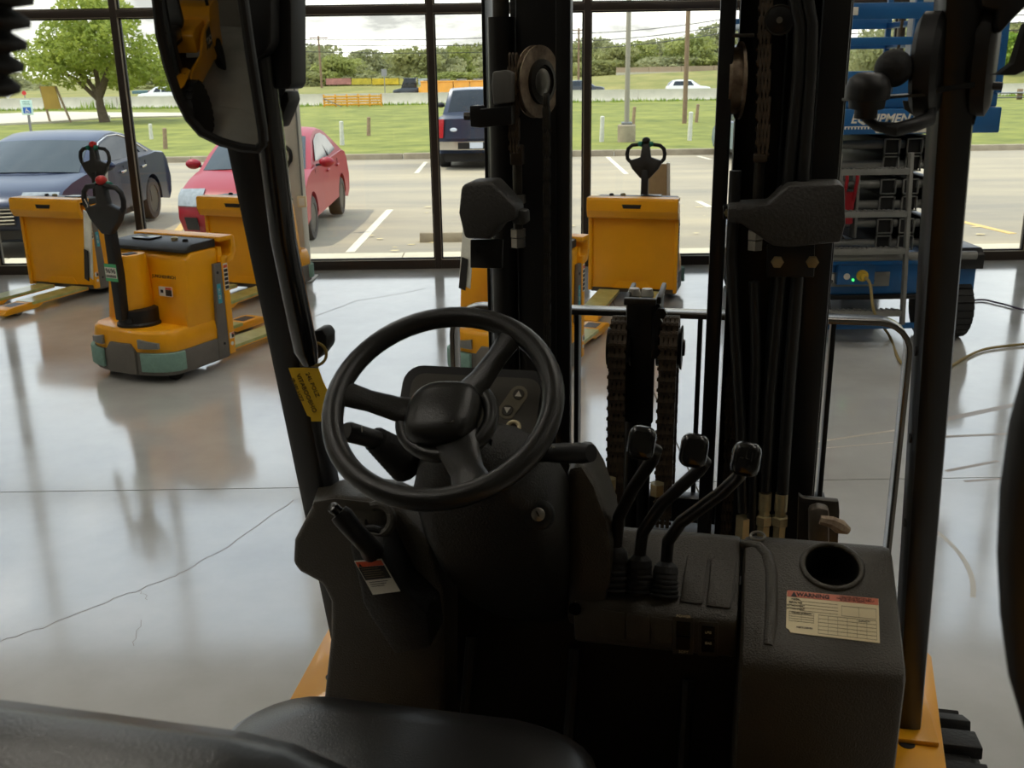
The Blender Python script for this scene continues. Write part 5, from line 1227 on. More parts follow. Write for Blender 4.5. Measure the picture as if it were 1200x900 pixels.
def build_mast(t):
    K = 'black_paint'
    bx = lambda px0, px1, y, v0, v1, z0, z1: MB().bb(V(px0, y, v0).x, V(px1, y, v0).x, v0, v1, z0, z1)
    zt, zb = 2.75, .30
    # left side
    obj('mast_rail', MB().bb(V(651, 200, 2.12).x, V(671, 200, 2.155).x, 2.12, 2.155, zb, zt), K, t, .004)
    obj('mast_rail', bx(606, 660, 200, 2.225, 2.26, zb, zt), K, t, .003)
    obj('mast_rail', bx(568, 572, 200, 2.36, 2.46, zb, zt), K, t, .002)
    obj('mast_rail', bx(600, 640, 200, 2.36, 2.46, zb, zt), K, t, .002)
    c = V(590, 200, 2.22)
    cy = obj('lift_cylinder', MB().tube([(c.x, 2.22, .45), (c.x, 2.22, 2.0)], .029, 22), 'black_paint', t); obj('cylinder_rod', MB().tube([(c.x, 2.22, 2.0), (c.x, 2.22, 2.7)], .018, 16), 'dark_steel', cy)
    def sheave(px, py, v, rad, yaw, wd, nm='chain_sheave'):
        p = V(px, py, v); ax = Vector((math.cos(R(yaw)), -math.sin(R(yaw)), 0))
        s = obj(nm, MB().lathe([(rad * .55, -wd / 2), (rad, -wd / 2), (rad, -wd * .32), (rad * .86, -wd * .28), (rad * .86, wd * .28), (rad, wd * .32), (rad, wd / 2), (rad * .62, wd / 2)], p, ax, 36), 'rusty_steel', t)
        return s, p, ax
    s, p, ax = sheave(630, 96, 2.17, .073, 24, .016)
    obj('bearing_ring', MB().lathe([(.045, -.014), (.045, .016), (.034, .018), (.034, .01)], p, ax, 28), 'dark_steel', s); obj('bearing_cap', MB().lathe([(.027, .0), (.027, .014), (.024, .016), (.01, .017)], p, ax, 24), 'steel', s); obj('retaining_ring', MB().torus(p + ax * .012, ax, .030, .003, 26, 6), 'dark_steel', s)
    link_chain(t, [(p.x + .031, 2.10, 1.10), (p.x + .031, 2.10, p.z - .01)], .016, m='dark_steel')
    q = V(606, 60, 2.15); q2 = V(606, 172, 2.15)
    link_chain(t, [(q2.x, 2.12, q2.z), (q2.x, 2.12, q.z)], .026)
    def anchor(px, y0, y1, y2, y3, v):
        a = V(px, y0, v); b = V(px, y1, v); c_ = V(px, y2, v); d = V(px, y3, v)
        an = obj('chain_anchor', MB().bb(a.x - .013, a.x + .013, v - .014, v + .014, b.z, a.z), 'chain_steel', t, .003)
        obj('anchor_rod', MB().tube([(a.x, v, b.z), (a.x, v, d.z)], .0105, 12), 'dark_steel', an); obj('lock_nut', MB().lathe([(.018, c_.z - .018), (.018, c_.z)], (a.x, v, 0), n=6), 'steel', an)
        e = d.z; obj('lock_nut', MB().lathe([(.017, e - .018), (.017, e)], (a.x, v, 0), n=6), 'steel', an); obj('lock_nut', MB().lathe([(.016, e - .04), (.016, e - .02)], (a.x, v, 0), n=6), 'steel', an)
    anchor(606, 170, 193, 228, 268, 2.15)
    def px_prism(name, pts, v, th, m, bev=.006, par=None):
        return obj(name, MB().prism([V(x, y, v) for x, y in pts], (0, th, 0)), m, par or t, bev)
    px_prism('chain_guard', [(577, 84), (592, 82), (600, 85), (600, 120), (578, 123), (576, 100)], 2.08, .05, 'lift_dark', .004)
    px_prism('switch_bracket', [(550, 124), (562, 124), (563, 128), (600, 124), (600, 146), (563, 150), (551, 149)], 2.08, .05, K, .003)
    obj('bracket_bolt', MB().lathe([(.009, 0), (.009, .012)], V(551, 136, 2.10), (-1, 0, 0), 6), 'dark_steel', t)
    cv = px_prism('tilt_cover', [(540, 219), (547, 214), (576, 213), (604, 243), (604, 258), (588, 262), (574, 281), (544, 280), (537, 250)], 2.00, .09, 'cover_grey', .010)
    px_prism('cover_boss', [(600, 246), (612, 247), (616, 248), (617, 262), (612, 264), (600, 262)], 2.03, .04, 'cover_grey', .003)
    pl = px_prism('mount_plate', [(551, 281), (589, 281), (588, 315), (551, 314)], 2.04, .012, K, .002)
    for x in (556, 579): obj('bolt_hole', MB().lathe([(.006, 0), (.006, .002)], V(x, 296, 2.038), (0, -1, 0), 12), 'gasket', pl)
    # right side
    obj('mast_rail', bx(835.5, 853, 200, 2.12, 2.30, zb, zt), K, t, .004)
    obj('mast_rail', bx(858, 952, 200, 2.30, 2.33, zb, zt), K, t, .003)
    obj('mast_rail', bx(951, 983, 200, 2.10, 2.14, zb, zt), K, t, .003)
    obj('mast_rail', bx(960, 985, 200, 2.14, 2.36, zb, zt), K, t, .003)
    obj('mast_rail', bx(912, 950, 200, 2.36, 2.46, zb, zt), K, t, .002)
    c = V(925, 200, 2.25); obj('lift_cylinder', MB().tube([(c.x, 2.25, .45), (c.x, 2.25, 2.4)], .026, 20), 'black_paint', t)
    s, p, ax = sheave(858, 95, 2.19, .076, -10, .034)
    obj('bearing_cap', MB().lathe([(.016, -.020), (.016, -.017), (.0, -.016)], p, ax, 20), 'steel', s)
    obj('sheave_shaft', MB().bb(V(853, 40, 2.15).x, V(884, 40, 2.15).x, 2.12, 2.16, V(860, 44, 2.15).z, V(860, 40, 2.15).z), 'dark_steel', t, .002)
    q = V(895, 55, 2.13); q2 = V(893, 182, 2.13); link_chain(t, [(q2.x, 2.13, q2.z), (q.x, 2.15, q.z), (q.x, 2.17, q.z + .1)], .030)
    anchor(891, 180, 190, 235, 270, 2.13)
    g = V(913, 24, 2.15); sc = obj('roller_cap', MB().lathe([(.027, 0), (.027, .02), (.024, .022)], g, (0, -1, 0), 26), K, t); obj('cap_screw', MB().lathe([(.006, .022), (.006, .025)], g, (0, -1, 0), 10), 'steel', sc); obj('cap_ring', MB().torus(g + Vector((0, -.021, 0)), (0, 1, 0), .027, .0018, 28, 6), 'dark_steel', sc)
    for k, (xs, r_) in enumerate((([(930, -10), (938, 30), (936, 90), (925, 200), (915, 330), (903, 460), (897, 575)], .0125), ([(944, -10), (951, 30), (949, 90), (941, 200), (934, 330), (924, 460), (917, 578)], .0125), ([(862, 200), (857, 300), (862, 400), (868, 500), (871, 600)], .0115), ([(884, 330), (886, 420), (882, 540), (881, 640)], .011))):
        obj('hydraulic_hose', MB().tube([V(x, y, 2.05) for x, y in xs], r_, 12), 'dark_rubber_hose', t)
    for px, y0 in ((897, 577), (916, 578)):
        a = V(px, y0, 2.05); zs = V(px, 625, 2.05).z
        f = obj('hose_fitting', MB().lathe([(.0135, a.z), (.0135, a.z - .04)], (a.x, 2.05, 0), n=18), 'brass', t)
        obj('hex_nut', MB().lathe([(.0125, a.z - .041), (.0125, a.z - .052), (.018, a.z - .054), (.018, a.z - .072), (.0145, a.z - .075), (.0145, zs - .03)], (a.x, 2.05, 0), n=6), 'brass', f)
    a = V(871, 606, 2.05); obj('hose_fitting', MB().lathe([(.017, a.z), (.017, a.z - .06)], (a.x, 2.05, 0), n=6), 'brass', t)
    px_prism('tilt_cover', [(853, 242), (900, 240), (924, 217), (985, 216), (990, 219), (991, 262), (985, 284), (925, 290), (905, 288), (868, 262), (853, 262)], 1.98, .10, 'cover_grey', .010)
    pl = px_prism('mount_plate', [(899, 287), (955, 286), (954, 325), (898, 325)], 2.03, .012, K, .002)
    for x in (911, 952): obj('hex_bolt', MB().lathe([(.0125, 0), (.0125, .003), (.0095, .0035), (.0095, .011)], V(x, 307, 2.029), (0, -1, 0), 6), 'brass', pl)
    px_prism('hose_clamp', [(847, 241), (872, 241), (872, 258), (847, 257)], 2.08, .03, K, .003)
    obj('clamp_bolt', MB().lathe([(.008, 0), (.008, .008)], V(853, 249, 2.08), (0, -1, 0), 6), 'brass', t)
    link_chain(t, [V(850, 640, 2.20), V(855, 520, 2.20), V(858, 420, 2.20)], .030)
    # middle free-lift cylinder with its two chains
    m0 = V(752, 400, 2.28)
    obj('crosshead', MB().bb(V(731, 352, 2.22).x, V(769, 352, 2.22).x, 2.215, 2.235, V(750, 358, 2.22).z, V(750, 350, 2.22).z), 'dark_steel', t, .003)
    for px in (733, 771):
        a = V(px, 350, 2.22); obj('crosshead_arm', MB().bb(a.x - .004, a.x + .006, 2.236, 2.40, V(px, 358, 2.22).z, a.z), 'dark_steel', t, .002)
    for px, w in ((742, .018), (757, .018)):
        a = V(px, 400, 2.30); obj('lift_rod', MB().tube([(a.x, 2.30, .5), (a.x, 2.30, 1.385)], w, 16), K, t); obj('rod_end', MB().lathe([(.012, 1.386), (.016, 1.395), (.012, 1.41)], (a.x, 2.30, 0), n=14), 'label_white', t)
    obj('yoke_plate', MB().bb(V(734, 380, 2.25).x, V(768, 380, 2.25).x, 2.252, 2.27, 1.10, 1.385), K, t, .003)
    obj('yoke_plate', MB().bb(V(764, 380, 2.24).x, V(773, 380, 2.24).x, 2.24, 2.36, 1.26, 1.388), 'black_paint', t, .004)
    for y in (366, 376): obj('yoke_bolt', MB().lathe([(.013, 0), (.013, .014)], V(775 if y == 366 else 770, y, 2.24), (0, -1, 0), 6), K, t)
    for px, nm in ((722, 0), (781, 1)):
        a = V(px, 440, 2.22); R_ = .062; cz = V(px, 381, 2.25).z - R_
        ps = [(a.x, 2.29 - R_, .86), (a.x, 2.29 - R_, cz)] + [(a.x, 2.29 - R_ * math.cos(R(g)), cz + R_ * math.sin(R(g))) for g in range(15, 181, 15)] + [(a.x, 2.29 + R_, .9)]
        link_chain(t, ps, .046, plate=.013)
        sh = obj('chain_sheave', MB().lathe([(.01, -.028), (.045, -.028), (R_ - .016, -.024), (R_ - .016, .024), (.045, .028), (.01, .028)], (a.x, 2.29, cz), (1, 0, 0), 30), K, t)
        obj('sheave_face', MB().lathe([(.050, .026), (.052, .030), (.020, .031), (.018, .036), (.0, .037)], (a.x, 2.29, cz), (1, 0, 0), 28), 'dark_steel', sh)
    for px, y in ((714, 568), (715, 588), (770, 574)):
        a = V(px, y, 2.18); obj('chain_bolt', MB().lathe([(.017, a.z - .012), (.017, a.z + .016)], (a.x, 2.18, 0), n=6), 'brass', t)
    # cross members low down
    obj('mast_cross_member', MB().bb(-.54, .20, 2.34, 2.42, .62, .78), K, t, .006); obj('mast_cross_member', MB().bb(-.54, .20, 2.34, 2.42, 2.60, 2.75), K, t, .006)
    obj('carriage_plate', MB().bb(-.62, .22, 2.52, 2.57, .34, .46), K, t, .006); obj('carriage_plate', MB().bb(-.62, .20, 2.52, 2.57, .70, .80), K, t, .006)
    # load backrest
    zt = 1.283; ur = V(1062, 430, 2.6).x; ul = -.735; rad = .075
    path = [(ul, 2.6, .42), (ul, 2.6, zt - rad)] + [(ul + rad - rad * math.cos(R(g)), 2.6, zt - rad + rad * math.sin(R(g))) for g in range(15, 91, 15)] + [(ur - rad + rad * math.sin(R(g)), 2.6, zt - rad + rad * math.cos(R(g))) for g in range(0, 91, 15)] + [(ur, 2.6, .42)]
    mb = MB(); rings = []
    for i, p in enumerate(path):
        p = Vector(p); a = Vector(path[max(0, i - 1)]); b = Vector(path[min(len(path) - 1, i + 1)]); d = (b - a).normalized(); nrm = Vector((-d.z, 0, d.x))
        rings.append([p - nrm * .007 + Vector((0, -.03, 0)), p + nrm * .007 + Vector((0, -.03, 0)), p + nrm * .007 + Vector((0, .03, 0)), p - nrm * .007 + Vector((0, .03, 0))])
    obj('load_backrest', mb.loft(rings), mat('backrest_paint', rgb(120, 116, 110), .22, .8), t, .002)
    for px, y in ((677, 420), (819, 420), (968, 480)):
        u = V(px, y, 2.6).x; obj('backrest_bar', MB().bb(u - .006, u + .006, 2.575, 2.625, .42, zt - .0075), K, t, .001)
    for s in (-.55, .22): obj('fork_tine', MB().prism([(s - .05, 2.58, .06), (s - .05, 3.6, .045), (s - .05, 3.6, .05), (s - .05, 2.64, .10), (s - .05, 2.63, .80), (s - .05, 2.58, .80)], (.10, 0, 0)), K, t, .004)
    # side shift bracket low right
    br = px_prism('pivot_bracket', [(936, 580), (941, 584), (983, 588), (984, 600), (982, 640), (934, 638)], 2.02, .02, 'dark_steel', .003)
    b2 = px_prism('pivot_block', [(948, 598), (960, 595), (972, 598), (972, 640), (948, 640)], 1.985, .034, 'steel_dull', .008)
    obj('pivot_bolt', MB().tube([V(961, 609, 1.98), V(975, 612, 1.98), V(984, 617, 1.98), V(994, 622, 1.985)], [.010, .013, .016, .008], 8), 'rusty_steel', br)

def build_front_guard(t):
    def post(px0, py0, v0, px1, py1, v1, w, d, ext, name='guard_post'):
        a = V(px0, py0, v0); b = V(px1, py1, v1); dr = (b - a).normalized(); b = b + dr * ext; top = a - dr * ((2.16 - a.z) / abs(dr.z))
        return obj(name, MB().bar(top, b, w, d, (0, 1, 0)), 'black_paint', t, .010), a, b
    lp, a, b = post(262, 0, 1.35, 380, 595, 1.55, .052, .07, .55)
    rp, ra, rb = post(1123, 0, 1.35, 1061, 842, 1.69, .044, .075, .0)
    for y, x in ((312, 1081), (416, 1077), (527, 1059)): pass
    for k in (.38, .5, .63):
        p = ra.lerp(rb, k); obj('post_bolt', MB().lathe([(.007, 0), (.007, .003)], p + Vector((-.0222, -.01, 0)), (-1, 0, 0), 10), 'gasket', rp)
    pb = V(1062, 840, 1.69); obj('post_foot', MB().bb(pb.x - .04, pb.x + .045, 1.62, 1.80, .757, .767), 'truck_yellow', t, .003)
    # grab bar beside the left post
    g0 = V(313, 120, 1.30); pts = [V(300, 20, 1.30), V(316, 150, 1.31), V(332, 280, 1.34), V(347, 355, 1.37), V(358, 408, 1.39), V(363, 424, 1.40)]
    gb = obj('grab_bar', MB().tube(pts, [.0185] * 5 + [.013], 16), 'gloss_bar', t)
    obj('grab_bar_foot', MB().prism([V(366, 388, 1.46), V(378, 386, 1.46), V(383, 394, 1.46), V(383, 408, 1.46), V(374, 420, 1.46), V(366, 424, 1.46)], (0, .04, 0)), 'soft_black', gb, .005)
    # tie strap holding the tag
    obj('strap', MB().torus(V(369, 415, 1.44), (.3, -.9, .3), .018, .0025, 20, 6), mat('strap_brown', rgb(120, 100, 40), .5), gb)
    tg = [V(x, y, 1.435) for x, y in ((338, 431.5), (358, 431), (373, 432), (378, 446), (386, 463), (386, 494), (365, 494), (364, 489), (360, 487), (349, 462))]
    tag_ = obj('service_tag', MB().prism(tg, (0, .0015, 0)), mat('tag_yellow', rgb(226, 184, 34), .55), t, smooth=False)
    f = lambda x, y: frame(V(x, y, 1.4343), V(x + 9, y + 20, 1.4343) - V(x, y, 1.4343), V(x + 10, y - 5, 1.4343) - V(x, y, 1.4343))
    for s, x, y, z in (('IR IPI HZ7', 348, 457, .0095), ('VITABOOBHO', 359, 461, .0105), ('24L POLZ', 366, 451, .010)): text_on(tag_, s, z, f(x, y), mat('pen_ink', rgb(84, 66, 20), .7))
    # left mirror with arm
    hx = [V(x, y, 1.30) for x, y in ((319, -14), (341, -14), (342, 98), (338, 105), (322, 104), (318, 70))]
    obj('mirror_bracket', MB().prism(hx, (0, .05, 0)), 'soft_black', t, .004)
    obj('bracket_lower', MB().prism([V(x, y, 1.33) for x, y in ((322, 106), (337, 107), (339, 118), (326, 150), (316, 150), (314, 125))], (0, .04, 0)), 'soft_black', t, .004)
    obj('mirror_knuckle', MB().prism([V(x, y, 1.27) for x, y in ((270, -20), (318, -20), (318, 50), (312, 60), (303, 69), (290, 70), (280, 40))], (0, .03, 0)), 'soft_black', t, .006)
    obj('mirror_arm', MB().tube([V(313, 82, 1.33), V(322, 85, 1.32), V(326, 100, 1.32), V(316, 122, 1.34), V(312, 150, 1.35)], .012, 10), 'soft_black', t)
    mc = V(243, 52, 1.17); out = [V(x, y, 1.17) for x, y in ((184, -60), (182, -10), (188, 40), (197, 78), (208, 112), (220, 138), (234, 155), (256, 166), (280, 173), (298, 175), (304, 168), (303, 150), (298, 110), (290, 55), (281, -5), (270, -60), (226, -66))]
    vn = (CAM_L - mc).normalized(); n_ = MIRROR_N.normalized()
    # the mirror plate is turned about its centre to its true facing
    def on_plane(p, k): 
        d = (p - CAM_L).normalized(); q = CAM_L + d * ((mc - CAM_L).dot(n_) / d.dot(n_)); return mc + (q - mc) * k
    rim = [on_plane(p, 1.0) for p in out]
    def sag(p): return (p - mc).length_squared / (2 * MIRROR_R)
    rings = []
    for k in (1.0, .9, .8, .7, .6, .5, .4, .3, .2, .1, .01): rings.append([mc + (p - mc) * k - n_ * (sag(mc + (p - mc) * k)) for p in rim])
    face = MB(); face.loft(rings, cap=False); face.f.append(tuple(range(10 * len(rim), 11 * len(rim))))
    mhb = MB().loft([[mc + (q - mc) * 1.03 - n_ * (sag(q) + .002) for q in rim], [mc + (q - mc) * 1.03 - n_ * (sag(q) + .02) for q in rim], [mc + (q - mc) * .6 - n_ * (sag(q) + .035) for q in rim]], cap=False); mhb.f.append(tuple(range(2 * len(rim), 3 * len(rim))))
    mh = obj('mirror_housing', mhb, 'soft_black', t)
    obj('mirror_frame', MB().tube([mc + (q - mc) * 1.02 - n_ * sag(q) for q in rim + rim[:1]], .006, 8), 'soft_black', mh)
    obj('mirror_glass', face, MATS['mirror'], mh, angle=80)
    # right side lamp, beacon and alarm on brackets
    def disc(name, px, py, v, rx, rz, th, m, axis, par=None):
        p = V(px, py, v); mb = MB(); mb.lathe([(.02, -th / 2), (.85, -th / 2), (1, -th * .3), (1, th * .3), (.85, th / 2), (.02, th / 2)], (0, 0, 0), (0, 0, 1), 28)
        mb.v = [(a * rx, b * rz, c_) for a, b, c_ in mb.v]
        return obj(name, mb.xf(frame(p, Vector(axis).cross(Vector((0, 0, 1))).normalized() * -1, (0, 0, 1))), m, par or t)
    disc('turn_lamp', 1089, 76, 1.33, .045, .060, .030, 'soft_black', (1, -.35, 0)); disc('turn_lamp', 1154, 60, 1.36, .045, .075, .026, 'soft_black', (1, -.3, 0))
    p = V(1047, 80, 1.30); bl = obj('ball_mount', MB().ball(p, .0215, 20, 14), 'rubber', t); obj('ball_stem', MB().tube([p, V(1078, 79, 1.31)], .010, 12), 'soft_black', bl)
    p = V(1017, 108, 1.28); al = obj('backup_alarm', MB().lathe([(.008, -.030), (.013, -.029), (.013, -.019), (.020, -.018), (.021, -.008), (.025, -.007), (.025, .006), (.022, .015), (.014, .021), (.003, .022)], p, (0, -.1, 1), 26), 'soft_black', t)
    obj('alarm_bracket', MB().bar(V(992, 117, 1.285), V(1086, 110, 1.31), .03, .003), 'dark_steel', al)
    cb = [V(1012, 138, 1.29), V(1028, 148, 1.28), V(1050, 152, 1.27), V(1072, 146, 1.28), V(1088, 140, 1.30), V(1092, 125, 1.32)]
    obj('alarm_cable', MB().tube(cb, [.004, .006, .0085, .0085, .0085, .006], 10), 'soft_black', al)
    obj('cable_tie', MB().bar(V(1096, 106, 1.305), V(1142, 99, 1.305), .003, .006), 'gloss_black', t)
    obj('lamp_knob', MB().tube([V(1155, 100, 1.36), V(1174, 101, 1.36)], .005, 8), 'soft_black', t); obj('post_knob', MB().tube([V(1130, 139, 1.36), V(1142, 140, 1.36)], .007, 8), 'soft_black', t)
    obj('lamp_plate', MB().prism([V(x, y, 1.36) for x, y in ((1058, 118), (1075, 118), (1082, 140), (1074, 138), (1060, 128))], (0, .004, 0)), 'cover_grey', t)
    # right mirror, seen from behind
    rm = [V(x, y, 1.30) for x, y in ((1148, -30), (1210, -40), (1205, 5), (1188, 22), (1172, 40), (1168, 30), (1170, 12), (1150, 8))]
    obj('mirror_bracket', MB().prism(rm, (0, .03, 0)), 'soft_black', t, .004)
    hb = [V(x, y, 1.24) for x, y in ((1230, 10), (1203, 28), (1195, 52), (1188, 74), (1172, 86), (1163, 88), (1190, 88), (1230, 70))]
    obj('mirror_housing', MB().prism(hb, (0, .025, 0)), 'soft_black', t, .006)

def build_cowl(t):
    P = 'console_grey'
    # right hand console: lever bay and document bay
    lev = obj('lever_console', MB().prism([(-.215, v_, z) for v_, z in ((1.545, 1.168), (1.52, 1.172), (1.395, 1.103), (1.388, 1.092), (1.388, 1.038), (1.40, 1.032), (1.56, 1.01))], (.250, 0, 0)), P, t, .006)
    doc = obj('document_console', MB().prism([(.039, v_, z) for v_, z in ((1.545, 1.172), (1.52, 1.176), (1.325, 1.097), (1.305, 1.080), (1.315, .70), (1.56, .70))], (.226, 0, 0)), P, t, .012)
    # plane of the document bay top
    dp0 = Vector((.15, 1.42, 1.1356)); dn = Vector((0, -.079, .195)).normalized()
    ap0 = Vector((-.1, 1.457, 1.1373)); an = Vector((0, -.069, .125)).normalized()
    sp0 = Vector((-.1, 1.388, 1.06)); sn = Vector((0, -1, 0))
    def on(x, y, p0, n, off=0.0):
        r = ray(x, y); d = Vector((r.dot(LU), r.dot(LV), r.z)); return CAM_L + d * (((p0 + n * off) - CAM_L).dot(n) / d.dot(n))
    def decal(name, pts, p0, n, th, m, par=None, bev=0.0, off=0.0002):
        return obj(name, MB().prism([on(x, y, p0, n, off) for x, y in pts], n * th), m, par or t, bev, smooth=bool(bev))
    # cup holder
    cc = on(975, 664, dp0, dn); rx = .041
    bool_cut(doc, MB().lathe([(rx, -.075), (rx, .04)], cc, dn, 32))
    obj('cup_holder_rim', MB().torus(cc + dn * .001, dn, rx + .003, .0045, 36, 10), P, doc)
    obj('cup_holder_liner', MB().lathe([(rx - .0005, .0), (rx - .001, -.07), (.001, -.0705)], cc, dn, 32, cap=False), 'soft_black', doc)
    # ridge between the bays
    obj('console_ridge', MB().tube([on(x, y, dp0, dn, -.004) for x, y in ((868, 637), (888, 640), (899, 652), (904, 672), (904, 705), (903, 735), (900, 758))], [.007, .009, .010, .010, .010, .010, .008], 10), P, t)
    ee = on(888, 634, dp0, dn); obj('grab_ring', MB().torus(ee + Vector((0, .01, .004)), (0, -.2, 1), .011, .0022, 22, 6), 'steel', t)
    # boots, levers, knobs
    lv = [([(722, 640), (725, 606), (742, 572), (765, 538), (769, 528)], (752, 519), (721, 690)), ([(750, 650), (753, 624), (776, 590), (818, 552), (826, 542)], (813, 528), (749, 692)), ([(781, 658), (783, 634), (798, 612), (846, 577), (866, 558)], (874, 538), (778, 698))]
    vs_ = (1.438, 1.43, 1.40, 1.325, 1.30)
    for pts, kn, bt in lv:
        b0 = on(*bt, ap0, an); tp = V(*pts[0], 1.438); ax = tp - b0; L_ = ax.length; prof = []
        for i in range(5): prof += [(.0235 - .001 * i, L_ * (i * .13)), (.0235 - .001 * i, L_ * (i * .13 + .05)), (.0185, L_ * (i * .13 + .085)), (.0185, L_ * (i * .13 + .12))]
        prof += [(.020, L_ * .68), (.018, L_ * .86), (.012, L_ * .97), (.009, L_)]
        obj('lever_boot', MB().lathe(prof, b0, ax, 20), 'rubber', t, angle=30)
        q = [V(x, y, v_) for (x, y), v_ in zip(pts, vs_)]; k = V(*kn, 1.285)
        lev_ = obj('control_lever', MB().tube(q + [q[-1].lerp(k, .5), k], [.0095] * 4 + [.009, .0085, .008], 14), 'lever_paint', t)
        f = frame(k, (1, 0, -.12), (0, .35, .94)); kb = MB(); rings = []
        for z, s_ in ((-.016, .55), (-.013, .85), (-.004, 1), (.006, 1), (.014, .9), (.017, .74)):
            rings.append([(a * s_, b * s_, z) for a, b in rrect(.037, .046, .013, 5)])
        ko = obj('lever_knob', kb.loft(rings).xf(f), 'gloss_black', t, angle=60)
        obj('knob_inlay', MB().prism([(a, b + .004, .0172) for a, b in rrect(.020, .022, .002, 2)], (0, 0, .0006)).xf(f), 'gloss_black', ko, smooth=False)
        if kn[0] > 860:
            sy = MB(); sy.bar((.006, .010, .0184), (.006, -.002, .0184), .0012, .0006, (0, 0, 1)); sy.bar((-.001, .010, .0184), (-.001, .001, .0184), .0012, .0006, (0, 0, 1)); sy.bar((-.001, .001, .0184), (.004, .001, .0184), .0012, .0006, (0, 0, 1)); sy.bar((-.009, .001, .0184), (-.004, .001, .0184), .0012, .0006, (0, 0, 1))
            obj('knob_symbol', sy.xf(f), 'ink', ko, smooth=False)
    for a in ([(806, 651), (829, 655), (823, 709), (797, 706)], [(834, 656), (863, 659), (856, 714), (828, 711)]): decal('blank_panel', a, ap0, an, .0035, P, lev, .0015)
    # switch row
    xs = (675, 704, 733, 762, 790)
    for i in range(4):
        x0, x1 = xs[i], xs[i + 1]; yy = lambda x, k: (714 if k == 0 else 746) + (x - 705) * .145
        if i == 0: continue
        decal('blank_switch', [(x0 + 1.5, yy(x0, 0)), (x1 - 1.5, yy(x1, 0)), (x1 - 1.5, yy(x1, 1)), (x0 + 1.5, yy(x0, 1))], sp0, sn, .002, P, lev, .0008)
    for x, y, w, h, tx in ((801, 744, 18, 36, ('POWER', 'SOFT')), (830, 748, 17, 33, ('LPG', 'GAS'))):
        bz = decal('switch_bezel', [(x - w * .68, y - h * .62), (x + w * .68, y - h * .58), (x + w * .62, y + h * .64), (x - w * .7, y + h * .60)], sp0, sn, .002, P, lev, .0008)
        for k in (0, 1):
            y0 = y - h * .45 + k * h * .45
            obj('rocker_switch', MB().prism([on(a, b, sp0, sn, .0022) for a, b in ((x - w * .45, y0), (x + w * .45, y0 + 1.5), (x + w * .43, y0 + h * .43), (x - w * .47, y0 + h * .41))], sn * (.0035 + .002 * k)), 'gloss_black', bz)
        for k, s in enumerate(tx):
            yy_ = (y - h * .60, y + h * .56)[k] if tx[0] == 'POWER' else (y - h * .2, y + h * .18)[k]
            off = .0024 if tx[0] == 'POWER' else (.0062 if k == 0 else .0083)
            p = on(x, yy_, sp0, sn, off); text_on(bz, s, .0062 if tx[0] == 'POWER' else .0055, frame(p, (1, 0, .0), (0, 0, 1)), 'label_cream')
    sc = on(674, 713, sp0, sn); obj('console_screw', MB().lathe([(.010, 0), (.010, .004), (.005, .004), (.005, .002)], sc, sn, 16), 'gloss_black', lev)
    # warning plate
    c0, c1, c2, c3 = (922, 692), (1029.5, 702), (1031, 754), (921, 741)
    A, B, C_, D = [on(x, y, dp0, dn, .0004) for x, y in (c0, c1, c2, c3)]
    def uv(a, b, off=0.0): return A.lerp(B, a).lerp(D.lerp(C_, a), b) + dn * off
    pl = obj('warning_plate', MB().prism([uv(a, b) for a, b in ((.015, 0), (1, 0), (1, 1), (.05, 1), (.03, .93), (0, .90), (0, .04))], dn * .0008), 'label_cream', doc, smooth=False)
    def blk(name, a0, b0, a1, b1, m, off=.0009, th=.0003): return obj(name, MB().prism([uv(a0, b0, off), uv(a1, b0, off), uv(a1, b1, off), uv(a0, b1, off)], dn * th), m, pl, smooth=False)
    blk('header_band', .004, .006, .996, .155, 'label_salmon')
    ex = (B - A).normalized(); ey = (A - D).normalized(); W_ = (B - A).length; H_ = (A - D).length
    T = lambda s, a, b, sz, bold=0: text_on(pl, s, sz * H_, frame(uv(a, b, .0014), ex, ey), 'ink', bold * H_)
    T('WARNING', .29, .085, .125, .004); T('IMPROPER OPERATION OR', .75, .045, .048); T('MAINTENANCE COULD RESULT', .75, .085, .048); T('IN INJURY OR DEATH', .72, .125, .048)
    obj('warning_triangle', MB().prism([uv(.045, .145, .0013), uv(.115, .145, .0013), uv(.08, .025, .0013)], dn * .0003), 'ink', pl, smooth=False)
    for i, s in enumerate(('MODEL', 'SERIAL NO', 'ATTACHMENT', 'ATTACHMENT')): T(s, .10, .21 + i * .075, .05); 
    for b in (.235, .31, .385, .46): blk('table_rule', .15, b, .56, b + .008, 'rule_grey')
    for a0, b0, a1, b1, nx, ny in ((.03, .50, .30, .72, 2, 4), (.35, .52, .97, .94, 6, 5), (.60, .25, .97, .48, 2, 1)):
        for i in range(ny + 1): b = b0 + (b1 - b0) * i / ny; blk('table_rule', a0, b, a1, b + .007, 'rule_grey')
        for i in range(nx + 1): a = a0 + (a1 - a0) * i / nx; blk('table_rule', a - .0015, b0, a + .0015, b1, 'rule_grey')
    T('TRUCK WEIGHT', .165, .53, .05); T('CAPACITY', .84, .565, .045); T('MEETS DESIGN', .2, .86, .045)
    # hump beside the column
    hm = [(664, 548), (682, 545), (697, 570), (712, 612), (717, 640), (716, 690), (706, 720), (690, 735), (664, 735)]
    obj('console_hump', MB().prism([V(x, y, 1.40) for x, y in hm], (0, .12, 0)), P, t, .014)
    # left cowl wing
    lw = [(392, 583), (366, 590), (343, 634), (341, 662), (350, 672), (376, 686), (386, 706), (386, 745), (376, 840), (376, 905), (520, 905), (520, 700), (505, 640), (470, 600), (446, 588)]
    obj('cowl_wing', MB().prism([V(x, y, 1.40) for x, y in lw], (0, .10, 0)), P, t, .012, seg=3)
